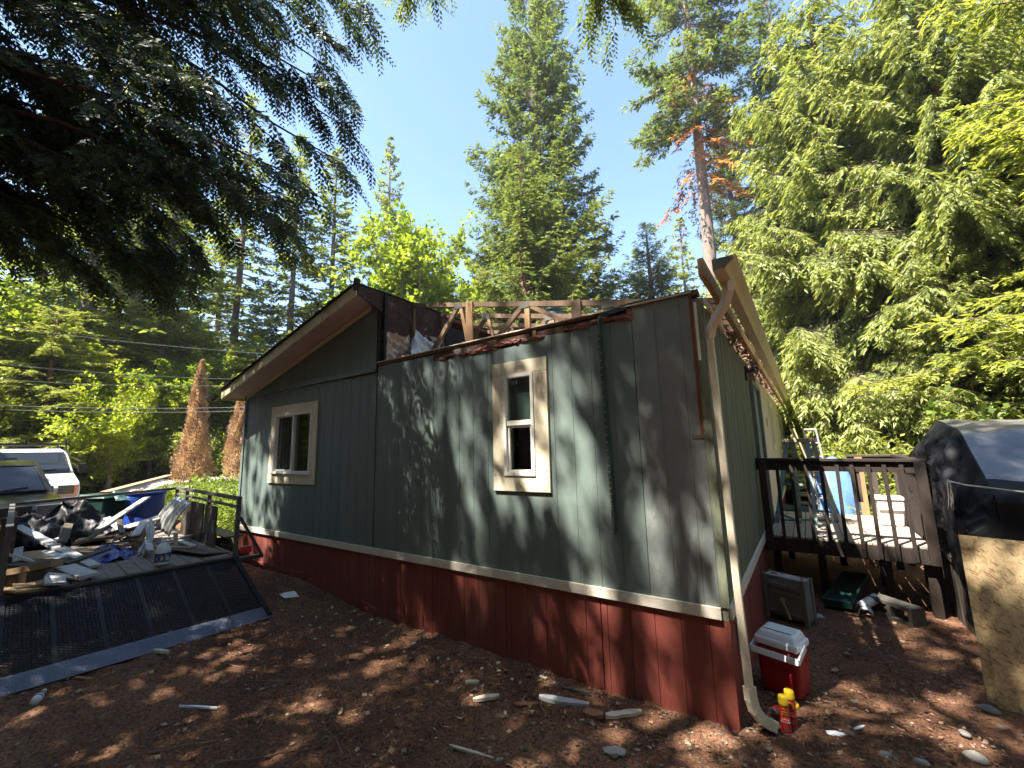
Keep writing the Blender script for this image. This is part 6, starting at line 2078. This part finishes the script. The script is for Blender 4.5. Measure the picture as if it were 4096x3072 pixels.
# OSB sheets leaning at the right
ob = Vector((4.525, 1.38, -.82))
dirx = Vector((.94, -.34, 0)).normalized()
topv = Vector((.045, .22, 1.205))
for k, (s0, s1, off, hh, lb) in enumerate(((0, 1.22, 0, 1.0, 'tan strand-board sheet leaning against the tarped pile, mostly behind its twin'), (.055, 1.30, -.022, .985, 'front tan strand-board sheet leaning against the tarped pile'))):
    nrm_o = dirx.cross(topv).normalized()
    p0 = ob + dirx * s0 + nrm_o * (.022 * k)
    p1 = ob + dirx * s1 + nrm_o * (.022 * k)
    tp = topv * hh + dirx * (.03 * k)
    th = nrm_o * .012
    tag(MB().hexa([p0, p1, p1 - th, p0 - th, p0 + tp, p1 + tp, p1 + tp - th, p0 + tp - th]).build('osb_sheet', 'osb'), lb, 'wood sheet', 'strand-board sheets')

# tarped pile
def tarp_prof(v, x):
    P_ = [(1.86, -.78), (1.92, -.1), (1.98, .42), (2.02, .70), (2.12, .80), (2.62, 1.24), (2.75, 1.29), (3.45, 1.40), (3.62, 1.38), (4.3, 1.15), (4.45, .95), (4.55, -.78)]
    t = v * (len(P_) - 1)
    i = min(int(t), len(P_) - 2)
    f = t - i
    return P_[i][0] * (1 - f) + P_[i + 1][0] * f, P_[i][1] * (1 - f) + P_[i + 1][1] * f


tp = thing('tarped_pile', 'pile covered by a grey and black tarp tied down with rope', 'tarped pile', (5.8, 3.0, -.8))


def wrinkle(p, a, f=4.0):
    q = Vector(p) * f
    return a * (.5 - abs(mnoise.noise(Vector((q.x, q.y, q.z * .45)))) * 1.6 - abs(mnoise.noise(q * 2.2)) * .6)


def tarp_main(u, v):
    x = 4.92 + 2.6 * u
    y, z = tarp_prof(v, x)
    z += .014 * math.sin(x * 7 + y * 5) + .008 * math.sin(x * 19 - y * 11)
    if z < .7:
        y += wrinkle((x, .3, z), .10, 3.4) * (-1 if v < .5 else 1)
    return (x, y, z)


b = MB().grid(lambda u, v: tarp_main(u, .36 + .14 * v / 1.0 * .999), 40, 10)
b.build('slope_sheet', 'grey_tarp', tp, smooth=True)
b = MB().grid(lambda u, v: tarp_main(u, .4999 + .5 * v), 30, 24)
b.build('top_sheet', 'dust_tarp', tp, smooth=True)
b = MB().grid(lambda u, v: tarp_main(u, .3602 * v), 44, 20)
b.build('front_sheet', 'black_poly', tp, smooth=True)


def wrinkle(p, a, f=4.0):
    q = Vector(p) * f
    return a * (.5 - abs(mnoise.noise(Vector((q.x, q.y, q.z * .45)))) * 1.6 - abs(mnoise.noise(q * 2.2)) * .6)


def tarp_end(u, v):
    y, z = tarp_prof(.10 + .80 * u, 0)
    bot = -.55 + .85 * sm(2.35, 2.75, y) + .10 * math.sin(u * 9)
    zz = z - (z - bot) * v
    xx = 4.925 - .20 * math.sin(min(1, v * 2.2) * math.pi / 2) - wrinkle((0, y + .5 * v, zz), .10) * min(1, v * 5) - wrinkle((5, y * 2.4, zz * 1.2), .03) * min(1, v * 5)
    yy = y + .09 * mnoise.noise(Vector((3, y * 3, zz * 2.5))) * min(1, v * 3) - (.20 * v if u < .35 else 0)
    return (xx, yy, zz)


MB().grid(tarp_end, 130, 60).build('end_sheet', 'black_poly', tp, smooth=True, solid=.003)
rp = [(4.64, 1.95, .80), (4.72, 1.88, .775), (4.95, 1.90, .74), (5.3, 1.93, .69), (6.2, 1.94, .66)]
tag(MB().tube(rp, .009, 6).build('rope', 'rope', smooth=True), 'pale rope stretched across the tarped pile', 'rope')
kn = thing('rope_tail', 'frayed pale rope knot hanging from the corner of the tarp', 'rope', (4.63, 1.92, .5))
for k in range(4):
    pts = [(4.63 + rnd.uniform(-.01, .01), 1.90, .82)]
    for i in range(6):
        q = pts[-1]
        pts.append((q[0] + rnd.uniform(-.012, .01), q[1] + rnd.uniform(-.008, .008), q[2] - rnd.uniform(.03, .06)))
    MB().tube(pts, .004, 5).build('strand', 'rope', kn, smooth=True)
tag(crumple(7.6, 10.2, 8.2, 10.5, lambda u, v: gz(8.9, 9.3) + 1.75 * (math.sin(math.pi * u) * math.sin(math.pi * v)) ** .35, .18, 19, 24).build('tarp', 'blue_poly', solid=.004), 'dark blue tarp over something beneath the hemlock boughs', 'tarp')

# ------------------------------------------------------------------ scraps on the ground
def rock(x, y, r, label, mat='stone', flat=.6, sx=1.0, grp='stones on the dirt'):
    rr = random.Random(int(x * 991 + y * 77))
    b = MB()
    ph = [rr.uniform(0, 6.28) for _ in range(4)]

    def fn(u, v):
        a = u * 2 * math.pi
        t = v * math.pi
        k = r * (1 + .16 * math.sin(2 * a + ph[0]) * math.sin(t) + .12 * math.sin(3 * t + ph[1]) + .08 * math.sin(5 * a + ph[2]) * math.sin(t))
        return (x + k * sx * math.sin(t) * math.cos(a), y + k * math.sin(t) * math.sin(a), G(x, y) + r * flat * .55 + k * flat * math.cos(t))
    b.grid(fn, 14, 9)
    tag(b.turn((x, y, 0), rr.uniform(0, 3)).build('stone', mat, smooth=True), label, 'stone', grp)


rock(4.50, 1.24, .042, 'grey stone at the foot of the strand-board', sx=1.5)
rock(4.26, .49, .045, 'large pale oval stone in the dirt past the cooler', 'stone_pale', sx=1.3)
rock(4.27, .76, .028, 'grey stone beyond the large pale oval one', sx=1.4)
rock(3.50, 2.60, .05, 'pale stone beside the grey metal box', 'stone_pale')
rock(3.80, .20, .028, 'dark stone between the foam cans and the pale oval stone', sx=1.3)
rock(3.97, .24, .028, 'grey-white stone near the bottom of the yard', 'stone_pale', sx=1.4)
for i in range(46):
    x, y = rnd.uniform(2.2, 4.6), rnd.uniform(-1.3, 1.9)
    if 3.05 < x < 3.5 and -.05 < y < .95 or (x < 3.05 and y > -.05):
        continue
    rock(x, y, rnd.uniform(.007, .017), 'small pebble scattered in the dirt by the corner of the home', rnd.choice(('stone', 'stone_pale', 'stone')), grp='pebbles by the corner')


def scrap(p, q, w, h, mat, label, cat='scrap', name='wood_scrap', grp=None):
    a, b_ = Vector((p[0], p[1], G(*p) + h / 2 + .004)), Vector((q[0], q[1], G(*q) + h / 2 + .004))
    b = MB()
    n = 5
    rr = random.Random(int(abs(p[0] * 313 + p[1] * 17)))
    d = (b_ - a)
    sd = Vector((-d.y, d.x, 0)).normalized()
    P = []
    for i in range(n + 1):
        t = i / n
        c = a + d * t
        ww = w / 2 * (1 - .55 * abs(2 * t - 1) ** 4) * rr.uniform(.75, 1.1)
        for s, z in ((-1, -1), (1, -1), (1, 1), (-1, 1)):
            P.append(c + sd * (ww * s * rr.uniform(.85, 1.1)) + Vector((0, 0, z * h / 2 * rr.uniform(.7, 1.1))))
    b.v = [tuple(v) for v in P]
    for i in range(n):
        for j in range(4):
            b.f.append((i * 4 + j, i * 4 + (j + 1) % 4, i * 4 + 4 + (j + 1) % 4, i * 4 + 4 + j))
    b.f += [(3, 2, 1, 0), (n * 4, n * 4 + 1, n * 4 + 2, n * 4 + 3)]
    return tag(b.build(name, mat), label, cat, grp)


scrap((1.20, -.74), (1.33, -.57), .05, .025, 'chip', 'pale chunk of torn wood on the dirt before the skirting')
scrap((1.62, -.42), (2.0, -.30), .07, .028, 'painted_board', 'white-painted board stub on the dirt near the skirting')
scrap((1.70, -.20), (1.93, -.14), .04, .028, 'dirty_board', 'grey splinter lying behind the white board stub')
scrap((2.16, -.36), (2.36, -.16), .07, .028, 'chip', 'pale wedge of wood near the corner of the skirting')
scrap((2.0, -.42), (2.14, -.36), .09, .03, 'bark_chip', 'orange bark lump between the white stub and the pale wedge')
scrap((-.74, -2.06), (-.46, -1.90), .025, .014, 'pvc', 'long crooked white splinter alone on the dirt')
scrap((1.40, -1.23), (1.72, -1.16), .022, .015, 'chip', 'pale broken stick at the bottom of the yard')
scrap((1.50, -.60), (1.66, -.50), .045, .016, 'bark_chip', 'brown bark flake before the white board stub')
scrap((.96, -.56), (1.06, -.49), .05, .02, 'chip', 'small cream chip beside the torn wood chunk')
scrap((-1.93, -1.90), (-1.77, -1.83), .05, .03, 'chip', 'cream wood block at the lip of the ramp')
scrap((-1.95, -2.45), (-1.78, -2.36), .04, .012, 'bark_chip', 'reddish bark strip near the ramp')
scrap((2.28, -.70), (2.40, -.62), .09, .012, 'stone_pale', 'pale flat leaf-shaped flake in the dirt')
scrap((3.50, .27), (3.60, .31), .05, .008, 'pvc', 'white plastic scrap on the dirt past the foam cans')
scrap((3.66, .42), (3.72, .50), .02, .008, 'pvc', 'thin clear plastic sliver past the foam cans')
# paper sheet
b = MB().grid(lambda u, v: (-2.40 + .26 * u + .06 * v, -.46 + .16 * v - .05 * u, gz(-2.3, -.4) + .016 + .012 * math.sin(u * 5) * v), 8, 4)
tag(b.build('paper', 'print_white', solid=.001), 'torn white paper sheet on the dirt near the ramp', 'paper')
# water bottle
wb = thing('water_bottle', 'empty clear water bottle with blue label lying by the ramp lip', 'bottle', (-1.72, -2.70, gz(-1.72, -2.7)))
zw = gz(-1.72, -2.7) + .036
b = MB().lathe((-1.72, -2.70, zw), [(.020, -.11), (.032, -.10), (.033, -.02), (.029, .0), (.033, .02), (.032, .06), (.014, .10), (.013, .112)], 16).turn((-1.72, -2.70, zw), rz=2.7, ry=math.radians(88))
b.build('bottle_body', 'bottle_clear', wb, smooth=True)
MB().lathe((-1.72, -2.70, zw), [(.0335, -.035), (.0335, .02)], 16).turn((-1.72, -2.70, zw), rz=2.7, ry=math.radians(88)).build('label', 'print_white', wb, smooth=True)
MB().lathe((-1.72, -2.70, zw), [(.0338, -.012), (.0338, .002)], 16).turn((-1.72, -2.70, zw), rz=2.7, ry=math.radians(88)).build('label_stripe', 'print_navy', wb, smooth=True)
MB().lathe((-1.72, -2.70, zw), [(.015, .110), (.015, .125)], 12).turn((-1.72, -2.70, zw), rz=2.7, ry=math.radians(88)).build('cap', 'print_white', wb)
# chips along the skirting
for i in range(46):
    t = rnd.random()
    x = -1.6 + 3.4 * t
    y = -.10 - abs(rnd.gauss(0, .34))
    if y < -1.3:
        continue
    a = rnd.uniform(0, 3.1)
    l = rnd.uniform(.02, .05)
    scrap((x, y), (x + l * math.cos(a), y + l * math.sin(a)), rnd.uniform(.015, .04), .012, rnd.choice(('chip', 'chip', 'chip', 'bark_chip')), 'small wood chip scattered along the foot of the skirting', 'wood chip', 'wood_chip', 'wood chips by the skirting')
# sticks
for i, (x, y, a, l) in enumerate(((1.80, -.62, 2.3, .28), (-.6, -1.5, .5, .32), (.2, -2.2, .8, .45), (-1.2, -1.6, .3, .35), (2.7, -.9, 1.9, .25), (.9, -1.7, 2.7, .3), (-.3, -2.4, .9, .5), (3.8, -.3, .4, .3))):
    pts = [(x + l * t * math.cos(a) + .015 * math.sin(t * 9 + i), y + l * t * math.sin(a), G(x + l * t * math.cos(a), y + l * t * math.sin(a)) + .012) for t in (0, .25, .5, .75, 1)]
    tag(MB().tube(pts, [.007, .006, .006, .005, .003], 6).build('stick', 'stick'), 'thin fallen stick on the needle-strewn dirt', 'stick', 'fallen sticks')


def litter():
    r = np.random.default_rng(17)
    n = 52000
    x = r.uniform(-5, 5.4, n)
    y = r.uniform(-3.4, 3.4, n)
    keep = ~((y > -.02) & (x < 3.02))
    x, y = x[keep], y[keep]
    patch = np.sin(x * 2.1 + 1.3 * np.sin(y * 1.7)) + np.sin(y * 2.9 + x) + .8 * np.sin(x * 5.3 - y * 4.1)
    keep = (patch + r.normal(0, 1.0, len(x)) > -.6) | (y > -.5)
    x, y = x[keep], y[keep]
    z = np.array([gz(a, b) for a, b in zip(x, y)]) + .008
    m = len(x)
    kind = r.random(m)
    a = r.uniform(0, 2 * np.pi, m)
    d = np.stack([np.cos(a), np.sin(a), r.normal(0, .15, m)], 1)
    L = np.where(kind < .5, r.uniform(.03, .10, m), np.where(kind < .96, r.uniform(.010, .036, m), r.uniform(.03, .06, m)))
    W = np.where(kind < .5, .004, L * r.uniform(.35, .9, m))
    nn = UPV + r.normal(0, .4, (m, 3))
    V, Q = leaf_faces(np.stack([x, y, z], 1), d, nn, L, W, .12)
    tint = np.clip(np.where(kind < .5, r.normal(.42, .22, m), np.where(kind < .92, r.normal(.33, .25, m), r.uniform(.6, 1, m))), 0, 1)
    stuff(np_mesh('ground_litter', V, Q, 'litter', tint), 'fallen needles, bark crumbs and chips strewn over the dirt', 'litter')
    # fine gravel, half sunk in the soil, thickest by the corner of the home
    k = 1300
    x = np.concatenate([r.normal(2.9, .9, k), r.uniform(-3, 4.6, 500)])
    y = np.concatenate([r.normal(-.5, .75, k), r.uniform(-3, 2.6, 500)])
    keep = ~((y > -.03) & (x < 3.03)) & (y > -2.9) & (x < 4.9)
    x, y = x[keep], y[keep]
    m = len(x)
    c = np.stack([x, y, [gz(a, b) for a, b in zip(x, y)]], 1)
    rad = r.uniform(.004, .012, m) * np.where(r.random(m) < .08, 2.0, 1.0)
    base = np.array([[1, 0, 0], [0, 1, 0], [-1, 0, 0], [0, -1, 0], [.55, .55, .7], [-.55, .55, .7], [-.55, -.55, .7], [.55, -.55, .7]])
    jit = r.normal(1, .16, (m, 8, 3))
    an = r.uniform(0, 6.28, m)
    P = base[None] * jit * rad[:, None, None] * np.array([1.25, .9, .75])
    P = np.stack([P[..., 0] * np.cos(an)[:, None] - P[..., 1] * np.sin(an)[:, None], P[..., 0] * np.sin(an)[:, None] + P[..., 1] * np.cos(an)[:, None], P[..., 2]], -1)
    V = (P + c[:, None] + np.array([0, 0, .003])).reshape(-1, 3)
    f = np.array([[4, 5, 6, 7], [0, 1, 5, 4], [1, 2, 6, 5], [2, 3, 7, 6], [3, 0, 4, 7]])
    Q = (np.arange(m)[:, None, None] * 8 + f[None]).reshape(-1, 4)
    stuff(np_mesh('fine_gravel', V, Q, 'gravel_stone', np.repeat(np.clip(r.normal(.5, .25, m), 0, 1), 5)), 'fine pebbles half sunk in the dirt around the corner', 'gravel')


litter()

# ------------------------------------------------------------------ the air of the clearing
hz_m = bpy.data.materials.new('haze')
hz_m.use_nodes = True
hn = hz_m.node_tree
hn.nodes.clear()
ho = hn.nodes.new('ShaderNodeOutputMaterial')
pv = hn.nodes.new('ShaderNodeVolumePrincipled')
pv.inputs['Color'].default_value = (.86, .93, 1.0, 1)
pv.inputs['Density'].default_value = .0005
pv.inputs['Anisotropy'].default_value = 0.2
hn.links.new(pv.outputs[0], ho.inputs['Volume'])
MATS['haze'] = hz_m
hz = MB().box(-152, 132, -102, 152, -3, 47).build('haze', 'haze')
stuff(hz, 'thin sunlit haze in the air of the clearing', 'haze')
SC.cycles.volume_bounces = 0

tag(crumple(-3.35, -2.55, 1.2, 2.4, lambda u, v: 3.0 + .30 * math.sin(math.pi * u) * math.sin(math.pi * v) + .2 * u, .10, 21, 20).build('tarp_bundle', 'grey_tarp', smooth=True, solid=.003), 'bundled grey-blue tarp lying on the shingles near the ridge', 'tarp')
